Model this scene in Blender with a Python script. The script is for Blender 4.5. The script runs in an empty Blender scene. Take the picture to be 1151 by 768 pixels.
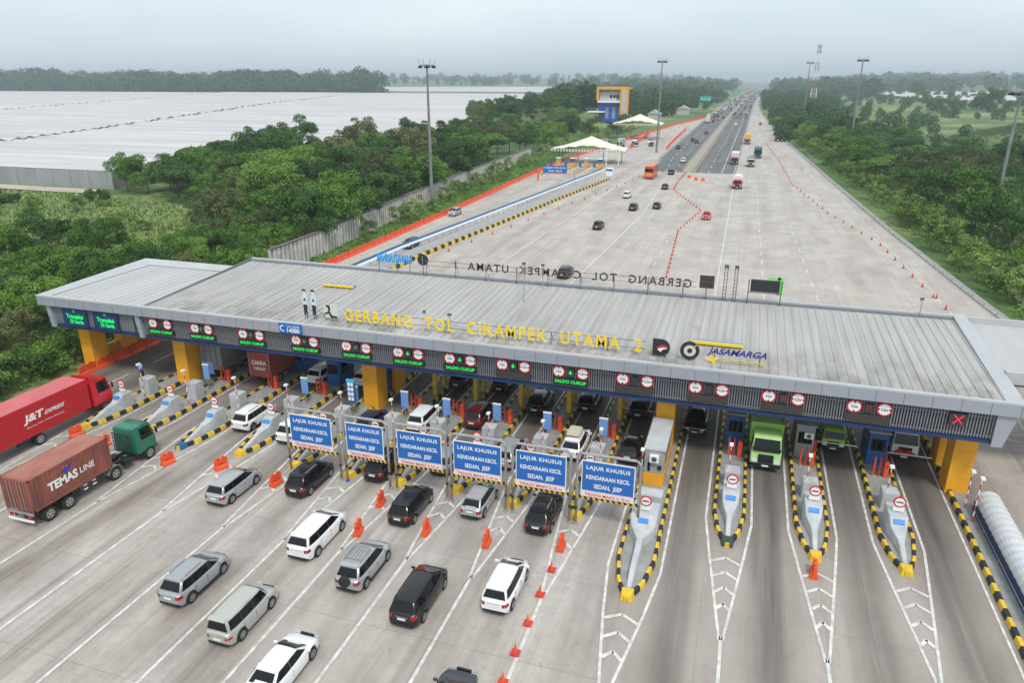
import bpy, bmesh, math, random
import numpy as np
from mathutils import Vector, Matrix
R = math.radians
random.seed(7); rng = np.random.default_rng(7)
S = bpy.context.scene
COL = S.collection

# ------------------------------------------------------------------ camera
CAM_H = 26.0
PITCH = math.atan(295 / 815.0)
YAW = math.atan(276.5 / math.hypot(815, 295))
cam = bpy.data.cameras.new("camera"); cam.sensor_width = 36; cam.lens = 815 / 1151 * 36
cam.clip_start = 0.5; cam.clip_end = 30000
co = bpy.data.objects.new("camera", cam); COL.objects.link(co); S.camera = co
co.location = (0, 0, CAM_H); co.rotation_euler = (math.pi / 2 - PITCH, 0, YAW)

# ------------------------------------------------------------------ world, sun, exposure
W = bpy.data.worlds.new("World"); S.world = W; W.use_nodes = True
nt = W.node_tree; bg = nt.nodes["Background"]
sky = nt.nodes.new("ShaderNodeTexSky"); sky.sky_type = 'NISHITA'; sky.sun_disc = False
sky.sun_elevation = R(55); sky.sun_rotation = R(150); sky.air_density = 1.6; sky.dust_density = 6.0; sky.ozone_density = 1.2
bw = nt.nodes.new("ShaderNodeRGBToBW"); nt.links.new(sky.outputs[0], bw.inputs[0])
mp = nt.nodes.new("ShaderNodeMath"); mp.operation = 'POWER'; mp.inputs[1].default_value = 0.12; nt.links.new(bw.outputs[0], mp.inputs[0])
tint = nt.nodes.new("ShaderNodeMix"); tint.data_type = 'RGBA'; tint.blend_type = 'MULTIPLY'; tint.inputs[0].default_value = 1
tc = nt.nodes.new("ShaderNodeTexCoord"); mpg = nt.nodes.new("ShaderNodeMapping"); mpg.inputs['Scale'].default_value = (1, 1, 3.2)
nt.links.new(tc.outputs['Generated'], mpg.inputs[0])
cn = nt.nodes.new("ShaderNodeTexNoise"); cn.inputs['Scale'].default_value = 2.2; cn.inputs['Detail'].default_value = 5; nt.links.new(mpg.outputs[0], cn.inputs['Vector'])
cr = nt.nodes.new("ShaderNodeValToRGB"); cr.color_ramp.elements[0].position = 0.36; cr.color_ramp.elements[0].color = (4.8, 5.6, 6.2, 1)
cr.color_ramp.elements[1].position = 0.66; cr.color_ramp.elements[1].color = (5.9, 6.4, 6.75, 1); nt.links.new(cn.outputs[0], cr.inputs[0])
nt.links.new(mp.outputs[0], tint.inputs[6]); nt.links.new(cr.outputs[0], tint.inputs[7])
nt.links.new(tint.outputs[2], bg.inputs[0]); bg.inputs[1].default_value = 0.1
sl = bpy.data.lights.new("sun", 'SUN'); sl.energy = 1.5; sl.angle = R(11); sl.color = (1, 0.96, 0.9)
so = bpy.data.objects.new("sun", sl); COL.objects.link(so)
so.rotation_euler = (R(35), 0, R(180 - 150))
S.view_settings.view_transform = 'Standard'; S.view_settings.look = 'None'; S.view_settings.gamma = 1; S.view_settings.use_curve_mapping = False
S.view_settings.exposure = 0.50
try:
    S.cycles.max_bounces = 5; S.cycles.diffuse_bounces = 2; S.cycles.glossy_bounces = 2; S.cycles.volume_bounces = 0
    S.cycles.transparent_max_bounces = 6; S.cycles.transmission_bounces = 2
except Exception: pass

# ------------------------------------------------------------------ helpers
def M(name, col, rough=0.7, metal=0.0, var=0.0, scale=1.0, emit=None, estr=0, coat=0, spec=None, vscale=None, col2=None, bump=0):
    m = bpy.data.materials.new(name); m.use_nodes = True; n = m.node_tree; b = n.nodes["Principled BSDF"]
    b.inputs['Base Color'].default_value = (*col, 1); b.inputs['Roughness'].default_value = rough; b.inputs['Metallic'].default_value = metal
    if coat: b.inputs['Coat Weight'].default_value = coat; b.inputs['Coat Roughness'].default_value = 0.06
    if spec is not None: b.inputs['Specular IOR Level'].default_value = spec
    if emit: b.inputs['Emission Color'].default_value = (*emit, 1); b.inputs['Emission Strength'].default_value = estr
    if var or col2:
        g = n.nodes.new("ShaderNodeNewGeometry"); mm = n.nodes.new("ShaderNodeMapping"); mm.inputs['Scale'].default_value = vscale or (scale, scale, scale)
        n.links.new(g.outputs['Position'], mm.inputs[0])
        t = n.nodes.new("ShaderNodeTexNoise"); t.inputs['Scale'].default_value = 1; t.inputs['Detail'].default_value = 6; t.inputs['Roughness'].default_value = 0.62
        n.links.new(mm.outputs[0], t.inputs['Vector'])
        r = n.nodes.new("ShaderNodeValToRGB"); r.color_ramp.elements[0].position = 0.33; r.color_ramp.elements[1].position = 0.67
        a = col2 if col2 else tuple(c * (1 - var) for c in col); c2 = col if col2 else tuple(min(1, c * (1 + var)) for c in col)
        r.color_ramp.elements[0].color = (*a, 1); r.color_ramp.elements[1].color = (*c2, 1)
        n.links.new(t.outputs[0], r.inputs[0]); n.links.new(r.outputs[0], b.inputs['Base Color'])
        if bump:
            bp = n.nodes.new("ShaderNodeBump"); bp.inputs['Strength'].default_value = bump; n.links.new(t.outputs[0], bp.inputs['Height']); n.links.new(bp.outputs[0], b.inputs['Normal'])
    return m

def tag(o, label=None, cat=None, group=None, kind=None):
    if label: o['label'] = label
    if cat: o['category'] = cat
    if group: o['group'] = group
    if kind: o['kind'] = kind
    return o
def thing(name, label, cat, loc=(0, 0, 0), rz=0, group=None):
    o = bpy.data.objects.new(name, None); COL.objects.link(o); o.location = loc; o.rotation_euler = (0, 0, rz); o.empty_display_size = 0.3
    return tag(o, label, cat, group)

class MB:
    def __init__(s): s.v = []; s.f = []; s.m = []
    def add(s, vs, fs, m=0):
        k = len(s.v); s.v += [tuple(p) for p in vs]; s.f += [tuple(i + k for i in f) for f in fs]; s.m += [m] * len(fs); return s
    def box(s, x0, x1, y0, y1, z0, z1, m=0):
        return s.add([(x0, y0, z0), (x1, y0, z0), (x1, y1, z0), (x0, y1, z0), (x0, y0, z1), (x1, y0, z1), (x1, y1, z1), (x0, y1, z1)],
                     [(0, 3, 2, 1), (4, 5, 6, 7), (0, 1, 5, 4), (1, 2, 6, 5), (2, 3, 7, 6), (3, 0, 4, 7)], m)
    def quad(s, a, b, c, d, m=0): return s.add([a, b, c, d], [(0, 1, 2, 3)], m)
    def tube(s, p0, p1, r0, r1=None, n=8, m=0, cap=True):
        p0 = Vector(p0); p1 = Vector(p1); r1 = r0 if r1 is None else r1
        d = (p1 - p0).normalized(); a = Vector((0, 0, 1)) if abs(d.z) < .9 else Vector((1, 0, 0)); u = d.cross(a).normalized(); w = d.cross(u)
        vs = []
        for p, r in ((p0, r0), (p1, r1)):
            for i in range(n):
                t = 2 * math.pi * i / n; vs.append(p + (u * math.cos(t) + w * math.sin(t)) * r)
        fs = [(i, (i + 1) % n, n + (i + 1) % n, n + i) for i in range(n)]
        if cap: fs += [tuple(range(n - 1, -1, -1)), tuple(range(n, 2 * n))]
        return s.add(vs, fs, m)
    def prism(s, pts, axis, a, b, m=0):  # pts: 2-D outline; extruded along axis from a to b
        def P(p, t): return {'x': (t, p[0], p[1]), 'y': (p[0], t, p[1]), 'z': (p[0], p[1], t)}[axis]
        n = len(pts); vs = [P(p, a) for p in pts] + [P(p, b) for p in pts]
        return s.add(vs, [(i, (i + 1) % n, n + (i + 1) % n, n + i) for i in range(n)] + [tuple(range(n - 1, -1, -1)), tuple(range(n, 2 * n))], m)
    def loft(s, secs, m=0, closed=True, caps=True):
        n = len(secs[0]); vs = [p for q in secs for p in q]; fs = []
        for i in range(len(secs) - 1):
            for j in range(n if closed else n - 1):
                a = i * n + j; b = i * n + (j + 1) % n; fs.append((a, b, b + n, a + n))
        if caps: fs += [tuple(range(n - 1, -1, -1)), tuple(range((len(secs) - 1) * n, len(secs) * n))]
        return s.add(vs, fs, m)
    def mesh(s, name, fix=True):
        me = bpy.data.meshes.new(name); me.from_pydata(s.v, [], s.f)
        if any(s.m): me.polygons.foreach_set('material_index', s.m)
        if fix:
            b = bmesh.new(); b.from_mesh(me); bmesh.ops.recalc_face_normals(b, faces=b.faces); b.to_mesh(me); b.free()
        me.update(); return me
    def build(s, name, mats, parent=None, smooth=None, bevel=0, loc=None, fix=True):
        me = s.mesh(name, fix)
        for m in (mats if isinstance(mats, (list, tuple)) else [mats]): me.materials.append(m)
        if bevel:
            b = bmesh.new(); b.from_mesh(me); bmesh.ops.remove_doubles(b, verts=b.verts, dist=1e-4)
            bmesh.ops.bevel(b, geom=[e for e in b.edges if len(e.link_faces) == 2 and e.calc_face_angle(0) > 0.5], offset=bevel, segments=2, affect='EDGES', clamp_overlap=True)
            b.to_mesh(me); b.free()
        if smooth:
            me.polygons.foreach_set('use_smooth', [True] * len(me.polygons)); me.set_sharp_from_angle(angle=R(smooth))
        return link(me, name, parent, loc)
def link(me, name, parent=None, loc=None, rot=None):
    o = bpy.data.objects.new(name, me); COL.objects.link(o)
    if parent: o.parent = parent
    if loc: o.location = loc
    if rot: o.rotation_euler = rot
    return o
def copy_tree(o, parent=None):
    c = o.copy(); COL.objects.link(c); c.parent = parent
    for ch in list(KIDS.get(o.name, ())) or [x for x in o.children]: copy_tree(ch, c)
    return c
KIDS = {}
def dup(o, loc, rz=None, label=None, group=None, sc=None):
    c = copy_tree(o); c.location = loc
    if rz is not None: c.rotation_euler = (0, 0, rz)
    if sc: c.scale = sc
    if label: c['label'] = label
    if group: c['group'] = group
    return c

_tc = {}
def text_mesh(s, ext=0.01, bold=0.0, spacing=1.0):
    k = (s, ext, bold, spacing)
    if k in _tc: return _tc[k]
    c = bpy.data.curves.new("lettering", 'FONT'); c.body = s; c.extrude = ext; c.offset = bold; c.space_character = spacing; c.resolution_u = 3; c.align_x = 'CENTER'; c.space_line = 1.0
    o = bpy.data.objects.new("t", c); COL.objects.link(o); dg = bpy.context.evaluated_depsgraph_get(); dg.update()
    me = bpy.data.meshes.new_from_object(o.evaluated_get(dg)); bpy.data.objects.remove(o); bpy.data.curves.remove(c)
    n = len(me.vertices); a = np.empty(n * 3); me.vertices.foreach_get('co', a); a = a.reshape(-1, 3)
    _tc[k] = a, [tuple(p.vertices) for p in me.polygons]; bpy.data.meshes.remove(me); return _tc[k]
def text(s, x0, x1, z0, z1, y, mat, parent=None, name="lettering", face=-1, depth=0.02, bold=0.0, spacing=1.0, shear=0.0, horizontal=None):
    """lettering fitted into the box x0..x1, z0..z1 of the plane y; face -1 is read from -y, +1 from +y."""
    a, fs = text_mesh(s, 0.05, bold, spacing); a = a.copy(); lo = a.min(0); hi = a.max(0)
    u = (a[:, 0] - lo[0]) / (hi[0] - lo[0]); v = (a[:, 1] - lo[1]) / (hi[1] - lo[1]); w = (a[:, 2] - lo[2]) / max(1e-6, hi[2] - lo[2])
    u = u + shear * (v - .5)
    if face < 0: X = x0 + u * (x1 - x0); Y = y - w * depth
    else: X = x1 - u * (x1 - x0); Y = y + w * depth
    Z = z0 + v * (z1 - z0); vs = np.stack([X, Y, Z], 1)
    if horizontal == 'x+':  # plane x = y-argument, read from +x, running along +y
        vs = np.stack([y + w * depth, x0 + u * (x1 - x0), Z], 1)
    me = bpy.data.meshes.new(name); me.from_pydata(vs.tolist(), [], fs); me.materials.append(mat); me.update()
    return link(me, name, parent)
def proj(x, y, z):
    cy, sy = math.cos(YAW), math.sin(YAW); cp, sp = math.cos(PITCH), math.sin(PITCH)
    f = (-sy * x + cy * y) ; r = cy * x + sy * y; d = f * cp - (z - CAM_H) * sp; u = f * sp + (z - CAM_H) * cp
    return (575.5 + 815 * r / d, 384 - 815 * u / d) if d > 1 else (-9999, -9999)

# ------------------------------------------------------------------ materials
def lane_concrete():
    m = bpy.data.materials.new("road_concrete"); m.use_nodes = True; n = m.node_tree; b = n.nodes["Principled BSDF"]; L = n.links.new; b.inputs['Roughness'].default_value = 0.85
    g = n.nodes.new("ShaderNodeNewGeometry")
    def noise(sc, det=5, rough=.6):
        mm = n.nodes.new("ShaderNodeMapping"); mm.inputs['Scale'].default_value = sc; L(g.outputs['Position'], mm.inputs[0])
        t = n.nodes.new("ShaderNodeTexNoise"); t.inputs['Scale'].default_value = 1; t.inputs['Detail'].default_value = det; t.inputs['Roughness'].default_value = rough; L(mm.outputs[0], t.inputs['Vector']); return t.outputs[0]
    def ramp(x, p0, c0, p1, c1):
        r = n.nodes.new("ShaderNodeValToRGB"); r.color_ramp.elements[0].position = p0; r.color_ramp.elements[0].color = (*c0, 1); r.color_ramp.elements[1].position = p1; r.color_ramp.elements[1].color = (*c1, 1); L(x, r.inputs[0]); return r.outputs[0]
    def mix(f, a, c, mode='MIX'):
        x = n.nodes.new("ShaderNodeMix"); x.data_type = 'RGBA'; x.blend_type = mode
        if isinstance(f, float): x.inputs[0].default_value = f
        else: L(f, x.inputs[0])
        L(a, x.inputs[6])
        if isinstance(c, tuple): x.inputs[7].default_value = (*c, 1)
        else: L(c, x.inputs[7])
        return x.outputs[2]
    def math_(op, a, c=None, cl=False):
        x = n.nodes.new("ShaderNodeMath"); x.operation = op; x.use_clamp = cl
        for i, q in enumerate((a, c)):
            if q is None: continue
            if isinstance(q, (int, float)): x.inputs[i].default_value = q
            else: L(q, x.inputs[i])
        return x.outputs[0]
    def mul0(*q):
        o = q[0]
        for k in q[1:]: o = math_('MULTIPLY', o, k)
        return o
    base = ramp(noise((.35, .22, 1)), .3, (.43, .382, .343), .7, (.545, .497, .452))
    fine = ramp(noise((2.5, 1.6, 1), 6, .7), .25, (.86, .86, .86), .75, (1.06, 1.06, 1.06)); base = mix(1.0, base, fine, 'MULTIPLY')
    spots = ramp(noise((.95, .55, 1), 3, .5), .68, (0, 0, 0), .76, (1, 1, 1)); base = mix(math_('MULTIPLY', spots, .35), base, (.12, .10, .085))
    crk = ramp(noise((.11, .16, 1), 9, .75), .497, (0, 0, 0), .5, (1, 1, 1)); crk2 = ramp(noise((.11, .16, 1), 9, .75), .503, (1, 1, 1), .506, (0, 0, 0)); base = mix(mul0(crk, crk2, .28), base, (.1, .09, .08))
    # slab to slab tone and joints
    br = n.nodes.new("ShaderNodeTexBrick"); br.offset = 0; br.inputs['Scale'].default_value = 1; br.inputs['Brick Width'].default_value = 4.15; br.inputs['Row Height'].default_value = 6.5
    br.inputs['Mortar Size'].default_value = 0.022; br.inputs['Mortar Smooth'].default_value = 0.2; br.inputs['Color1'].default_value = (1.03, 1.03, 1.02, 1); br.inputs['Color2'].default_value = (.93, .93, .94, 1); br.inputs['Mortar'].default_value = (.72, .7, .68, 1)
    L(g.outputs['Position'], br.inputs['Vector']); base = mix(1.0, base, br.outputs[0], 'MULTIPLY')
    # rubber and oil streaks running with the traffic
    sx = n.nodes.new("ShaderNodeSeparateXYZ"); L(g.outputs['Position'], sx.inputs[0])
    s1 = ramp(noise((.36, .02, 1), 5, .6), .40, (0, 0, 0), .60, (1, 1, 1)); s2 = ramp(noise((1.7, .03, 1), 4, .6), .42, (0, 0, 0), .66, (1, 1, 1)); br2 = ramp(noise((.22, .07, 1), 4), .36, (.25,) * 3, .58, (1, 1, 1))
    st = math_('MULTIPLY', math_('MAXIMUM', s1, math_('MULTIPLY', s2, .75)), br2)
    leftdark = n.nodes.new('ShaderNodeMapRange'); leftdark.inputs[1].default_value = -14; leftdark.inputs[2].default_value = -34; leftdark.inputs[3].default_value = .55; leftdark.inputs[4].default_value = .85; L(sx.outputs[0], leftdark.inputs[0])
    farfade = n.nodes.new('ShaderNodeMapRange'); farfade.inputs[1].default_value = 66; farfade.inputs[2].default_value = 95; farfade.inputs[3].default_value = 1; farfade.inputs[4].default_value = .5; L(sx.outputs[1], farfade.inputs[0])
    base = mix(math_('MULTIPLY', math_('MULTIPLY', st, farfade.outputs[0]), leftdark.outputs[0]), base, (.15, .115, .09))
    # one dark band along the middle of every toll lane, strongest around the booths
    def mr(src, a, b_, lo=0.0, hi=1.0):
        x = n.nodes.new("ShaderNodeMapRange"); x.inputs[1].default_value = a; x.inputs[2].default_value = b_; x.inputs[3].default_value = lo; x.inputs[4].default_value = hi; L(src, x.inputs[0]); return x.outputs[0]
    def mul(*q):
        o = q[0]
        for k in q[1:]: o = math_('MULTIPLY', o, k)
        return o
    X, Y = sx.outputs[0], sx.outputs[1]
    wobx = math_('ADD', X, mul(math_('SUBTRACT', noise((.15, .045, 1), 2), .5), 1.6))
    def bandf(c, per, pw): return math_('POWER', mul(math_('ADD', math_('SINE', mul(math_('ADD', wobx, c), 2 * math.pi / per)), 1.0), .5), pw)
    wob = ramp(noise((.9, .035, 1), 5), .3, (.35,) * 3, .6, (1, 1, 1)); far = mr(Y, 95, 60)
    b1 = mul(bandf(2.54, 4.75, 2.3), mr(Y, 12, 46, .55, 1), far, mr(X, 16, 15), mr(X, -5.5, -3.2), wob)
    b2 = mul(bandf(7.02, 4.1, 3.2), mr(Y, 26, 48), far, mr(X, -4, -6), wob, .75)
    base = mix(mul(mr(X, -6, -3), mr(X, 17.5, 15), mr(Y, 95, 60), .45), base, (.30, .25, .215))
    base = mix(mul(mr(Y, 36, 52), far, mr(X, 18, 16), .82), base, (.11, .092, .08))  # grime under the canopy, darkened further to paint in the roof's shade
    base = mix(mul(math_('MAXIMUM', b1, b2), .93), base, (.07, .058, .05))
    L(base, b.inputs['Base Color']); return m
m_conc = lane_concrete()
m_asph = M("asphalt", (.125, .125, .13), .9, var=.25, vscale=(.5, .03, 1))
m_white = M("white_paint", (.60, .58, .55), .7, var=.28, scale=2.0)
m_yel = M("yellow_paint", (.72, .47, .03), .6, var=.15, scale=2.0)
m_blk = M("black_paint", (.022, .022, .026), .6)
m_kerb = M("kerb_concrete", (.36, .34, .32), .9, var=.2, scale=.8)
m_grey = M("grey_concrete", (.47, .48, .49), .8, var=.14, scale=1.3)
m_isl = M("island_concrete", (.30, .30, .29), .85, var=.2, scale=1.0)
m_pillar = M("yellow_pillar_paint", (.78, .36, .015), .55, var=.1, scale=.7)
m_ydark = M("yellow_wall_paint", (.62, .30, .02), .6, var=.15, scale=.7)
m_alu = M("fascia_panel", (.34, .36, .41), .45, .15, var=.05, vscale=(.6, .6, 2))
m_alu_w = M("fascia_lip", (.45, .465, .48), .45, .1, var=.06, scale=.5)
m_joint = M("joint", (.16, .17, .19), .7)
m_roof = M("roof_sheet", (.52, .515, .51), .55, .05, vscale=(1.1, .10, 1), col2=(.36, .35, .34))
m_roof2 = M("flat_roof_sheet", (.44, .43, .435), .6, var=.07, vscale=(.5, .05, 1))
m_louv = M("louvre", (.25, .26, .29), .4, .4); m_louvback = M("louvre_back", (.03, .032, .04), .7)
m_bluef = M("blue_frame", (.012, .035, .13), .5)
m_red = M("red_enamel", (.62, .02, .03), .5); m_signw = M("sign_white", (.82, .82, .8), .5)
m_led = M("led_green", (0, .2, .04), .5, emit=(.01, 1, .12), estr=.75); m_ledr = M("led_red", (.3, 0, .02), .5, emit=(1, .02, .08), estr=1.1); m_ledrd = M("led_red_dim", (.16, .01, .02), .5, emit=(1, .02, .08), estr=.12)
m_board = M("display_board", (.035, .033, .03), .5)
m_lety = M("yellow_letter", (.85, .60, .02), .45); m_letd = M("letter_back", (.05, .032, .028), .7); m_navy = M("navy_letter", (.02, .02, .22), .5)
m_bsign = M("blue_sign_face", (.012, .13, .45), .45); m_steel = M("galvanised_steel", (.42, .42, .41), .4, .6, var=.1, scale=2); m_dsteel = M("dark_steel", (.12, .12, .12), .5, .5)
m_orange = M("orange_plastic", (.80, .09, .02), .5, var=.12, scale=2); m_redpl = M("red_plastic", (.55, .04, .03), .5, var=.15, scale=2)
m_bbooth = M("blue_booth", (.02, .10, .30), .5, var=.1, scale=2); m_gbooth = M("grey_booth", (.32, .32, .32), .6, var=.12, scale=1)
m_glass = M("dark_glass", (.006, .007, .009), .05, spec=.35); m_tyre = M("tyre_rubber", (.02, .02, .02), .85); m_rim = M("alloy_rim", (.5, .5, .52), .3, .8)
m_trim = M("black_trim", (.012, .012, .013), .55); m_chrome = M("chrome_strip", (.6, .6, .62), .2, .9); m_tail = M("tail_light", (.36, .006, .01), .25, coat=.5); m_head = M("headlight", (.7, .72, .75), .15, coat=.6)
m_plate = M("number_plate", (.75, .75, .74), .5); m_seam = M("panel_gap", (.03, .03, .03), .7)
def paint(n, c, me=0.0, r=.35): return M("car_paint_" + n, c, r, me, coat=.35)
P = dict(silver=paint("silver", (.42, .43, .44), .35), dsilver=paint("dark_silver", (.36, .375, .39), .3), white=paint("white", (.80, .80, .80)), black=paint("black", (.004, .004, .005), 0.0, .25), beige=paint("beige", (.48, .49, .44), .3),
         grey=paint("grey", (.06, .063, .075), .3), red=paint("red", (.55, .03, .05)), dred=paint("dark_red", (.10, .008, .012)), navy=paint("navy", (.02, .03, .08)), dark=paint("dark_grey", (.015, .016, .019), .1))

# ------------------------------------------------------------------ terrain
def smooth(a, b, x): t = np.clip((x - a) / (b - a), 0, 1); return t * t * (3 - 2 * t)
def terr(x, y):
    x = np.asarray(x, float); y = np.asarray(y, float)
    h = 8 * np.exp(-((x + 130) / 42) ** 2 - ((y - 500) / 140) ** 2) * smooth(-68, -95, x)
    rd = np.interp(y, [0, 900, 1500, 2300, 5000], [-16, -15, -9, 3, 5])
    off = smooth(60, 420, np.abs(x - rd)); d = np.hypot(x, y)
    h = h + off * smooth(1300, 3600, d) * (24 + 9 * np.sin(x / 310 + 1.3) * np.cos(y / 420))
    h = h - 2.2 * smooth(34, 50, x) * (1 - smooth(500, 900, y)) * smooth(62, 90, y)
    h = h + .5 * np.sin(x / 23) * np.cos(y / 31) * smooth(26, 60, np.abs(x - rd) - 30) * np.where(x < -100, .3, 1)
    h = np.where((x < -140) & (y > 130) & (y < 1150), h * smooth(200, 60, np.abs(x)) , h)
    return h - .18
xs = np.unique(np.concatenate([np.linspace(-5200, -400, 40), np.linspace(-400, 400, 81), np.linspace(400, 5200, 40)]))
ys = np.unique(np.concatenate([np.linspace(-250, 900, 100), np.linspace(900, 9000, 90)]))
XX, YY = np.meshgrid(xs, ys); ZZ = terr(XX, YY)
nx = len(xs); ny = len(ys); idx = np.arange(nx * ny).reshape(ny, nx)
me = bpy.data.meshes.new("ground"); me.from_pydata(np.stack([XX.ravel(), YY.ravel(), ZZ.ravel()], 1).tolist(), [], np.stack([idx[:-1, :-1].ravel(), idx[:-1, 1:].ravel(), idx[1:, 1:].ravel(), idx[1:, :-1].ravel()], 1).tolist())
me.polygons.foreach_set('use_smooth', [True] * len(me.polygons))
def ground_mat():
    m = bpy.data.materials.new("ground_green"); m.use_nodes = True; n = m.node_tree; b = n.nodes["Principled BSDF"]; b.inputs['Roughness'].default_value = .95; L = n.links.new
    g = n.nodes.new("ShaderNodeNewGeometry")
    def nz(sc, det):
        mm = n.nodes.new("ShaderNodeMapping"); mm.inputs['Scale'].default_value = (sc, sc, sc); L(g.outputs['Position'], mm.inputs[0]); t = n.nodes.new("ShaderNodeTexNoise"); t.inputs['Scale'].default_value = 1; t.inputs['Detail'].default_value = det; L(mm.outputs[0], t.inputs['Vector']); return t.outputs[0]
    r = n.nodes.new("ShaderNodeValToRGB"); e = r.color_ramp.elements; e[0].position = .3; e[0].color = (.035, .08, .016, 1); e[1].position = .62; e[1].color = (.24, .27, .09, 1); q = e.new(.46); q.color = (.08, .15, .03, 1); q = e.new(.82); q.color = (.24, .20, .13, 1)
    L(nz(.018, 9), r.inputs[0]); r2 = n.nodes.new("ShaderNodeValToRGB"); r2.color_ramp.elements[0].position = .3; r2.color_ramp.elements[0].color = (.6, .6, .6, 1); r2.color_ramp.elements[1].position = .7; r2.color_ramp.elements[1].color = (1.25, 1.25, 1.2, 1); L(nz(.45, 6), r2.inputs[0])
    x = n.nodes.new("ShaderNodeMix"); x.data_type = 'RGBA'; x.blend_type = 'MULTIPLY'; x.inputs[0].default_value = 1; L(r.outputs[0], x.inputs[6]); L(r2.outputs[0], x.inputs[7]); L(x.outputs[2], b.inputs['Base Color']); return m
me.materials.append(ground_mat()); tag(link(me, "ground"), kind='structure')

def strip(name, rows, z, mat, kind='structure', seg=1, parent=None):
    """flat sheet given as rows (y, x_left, x_right)"""
    mb = MB(); k = len(rows)
    vs = [(l, y, z) for y, l, r in rows] + [(r, y, z) for y, l, r in rows]
    mb.add(vs, [(i, k + i, k + i + 1, i + 1) for i in range(k - 1)]); o = mb.build(name, mat, parent)
    if kind: o['kind'] = kind
    return o
LEFT = [(-60, -57.8), (95, -57.8), (140, -58.0), (233, -60.3), (372, -53), (467, -45), (552, -35), (600, -33)]
RIGHT = [(-60, 60), (55, 60), (64, 33.5), (95.7, 29.6), (143, 26), (205, 22.6), (288, 18.2), (395, 12.8), (600, 7.5)]
ysr = sorted(set([a for a, _ in LEFT] + [a for a, _ in RIGHT]))
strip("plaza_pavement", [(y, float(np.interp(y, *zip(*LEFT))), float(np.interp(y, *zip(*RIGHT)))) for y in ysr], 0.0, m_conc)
strip("road_shoulder", [(600, -33, 7.5), (704, -34, 5.6), (950, -34, 3.5), (1500, -28, 9), (2300, -15, 20), (4600, -12, 24)], 0.0, M("shoulder_concrete", (.36, .34, .32), .9, var=.15, vscale=(.3, .02, 1)))
AL = [(225, -27), (264, -30.2), (640, -33), (950, -32), (1500, -25.5), (2300, -12.5), (4600, -9)]; AR = [(225, -3.4), (560, -2.5), (927, -.8), (1500, 6.2), (2300, 17), (4600, 20)]; CL = [(190, -17.3), (560, -17.7), (927, -15.3), (1500, -9.5), (2300, 2.5), (4600, 5.5)]
ix = lambda T, y: float(np.interp(y, *zip(*T)))
yy = sorted(set([a for a, _ in AL + AR + CL if a >= 225])); strip("highway_asphalt", [(y, ix(AL, y), ix(AR, y)) for y in yy], 0.012, m_asph)
strip("median_pavement", [(y, ix(CL, y) - 1.3, ix(CL, y) + 1.6) for y in yy], 0.03, M("median_concrete", (.33, .31, .28), .9, var=.15, scale=.3))

# painted lines: one sheet per family of markings
mk = MB()
def pline(pts, w=.16, z=.02, dash=None, m=0):
    for (x0, y0), (x1, y1) in zip(pts[:-1], pts[1:]):
        d = Vector((x1 - x0, y1 - y0)); L = d.length
        if L < 1e-6: continue
        d /= L; nrm = Vector((-d.y, d.x)) * w / 2; segs = [(0, L)] if not dash else [(t, min(L, t + dash[0])) for t in np.arange(0, L, dash[0] + dash[1])]
        for a, b in segs:
            p = Vector((x0, y0)) + d * a; q = Vector((x0, y0)) + d * b
            mk.quad((p.x - nrm.x, p.y - nrm.y, z), (q.x - nrm.x, q.y - nrm.y, z), (q.x + nrm.x, q.y + nrm.y, z), (p.x + nrm.x, p.y + nrm.y, z), m)
# toll islands: centre x, half width, nose y
ISL = [(-47.9, .95, 38.6), (-43.3, .95, 39.0), (-38.3, .95, 38.2), (-33.4, .95, 38.6), (-28.55, .8, 38.3), (-24.2, .75, 38.3), (-20.45, .75, 38.5), (-16.4, .75, 38.8), (-12.3, .75, 38.4), (-8.1, .75, 38.2), (-3.8, 1.05, 31.7), (1.1, .95, 38.2), (6.0, .95, 38.3), (10.75, .95, 38.5)]
for i, (x, w, y0) in enumerate(ISL):
    gy = y0 - 7.4 if i < 10 else (24.5 if i == 10 else 30.3)
    for s in (-1, 1):
        pline([(x + s * .08, gy), (x + s * (w * .75 + .2), y0 - 1.2), (x + s * (w + .42), y0 + 2.8), (x + s * (w + .40), 64)], .15)
    pline([(x, gy + .3), (x, 14 if i < 10 else -10)], .17)
    if i in (0, 1): pline([(x, 14), (x, -10)], .15)
    n = 4 if i > 9 else 2
    for k in range(n):
        yk = y0 - 1.2 - k * 1.35; hw = max(.12, (w * .72 + .1) * (1 - (y0 - 1.2 - yk) / (y0 - 1.2 - gy)))
        if hw < .3: continue
        pline([(x - hw, yk - .35), (x, yk + .15)], .2, .024); pline([(x, yk + .15), (x + hw, yk - .35)], .2, .024)
pline([(-53.3, 10), (-53.3, 64)], .14, dash=(4, 3)); pline([(14.55, -10), (14.55, 64)], .13)
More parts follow.
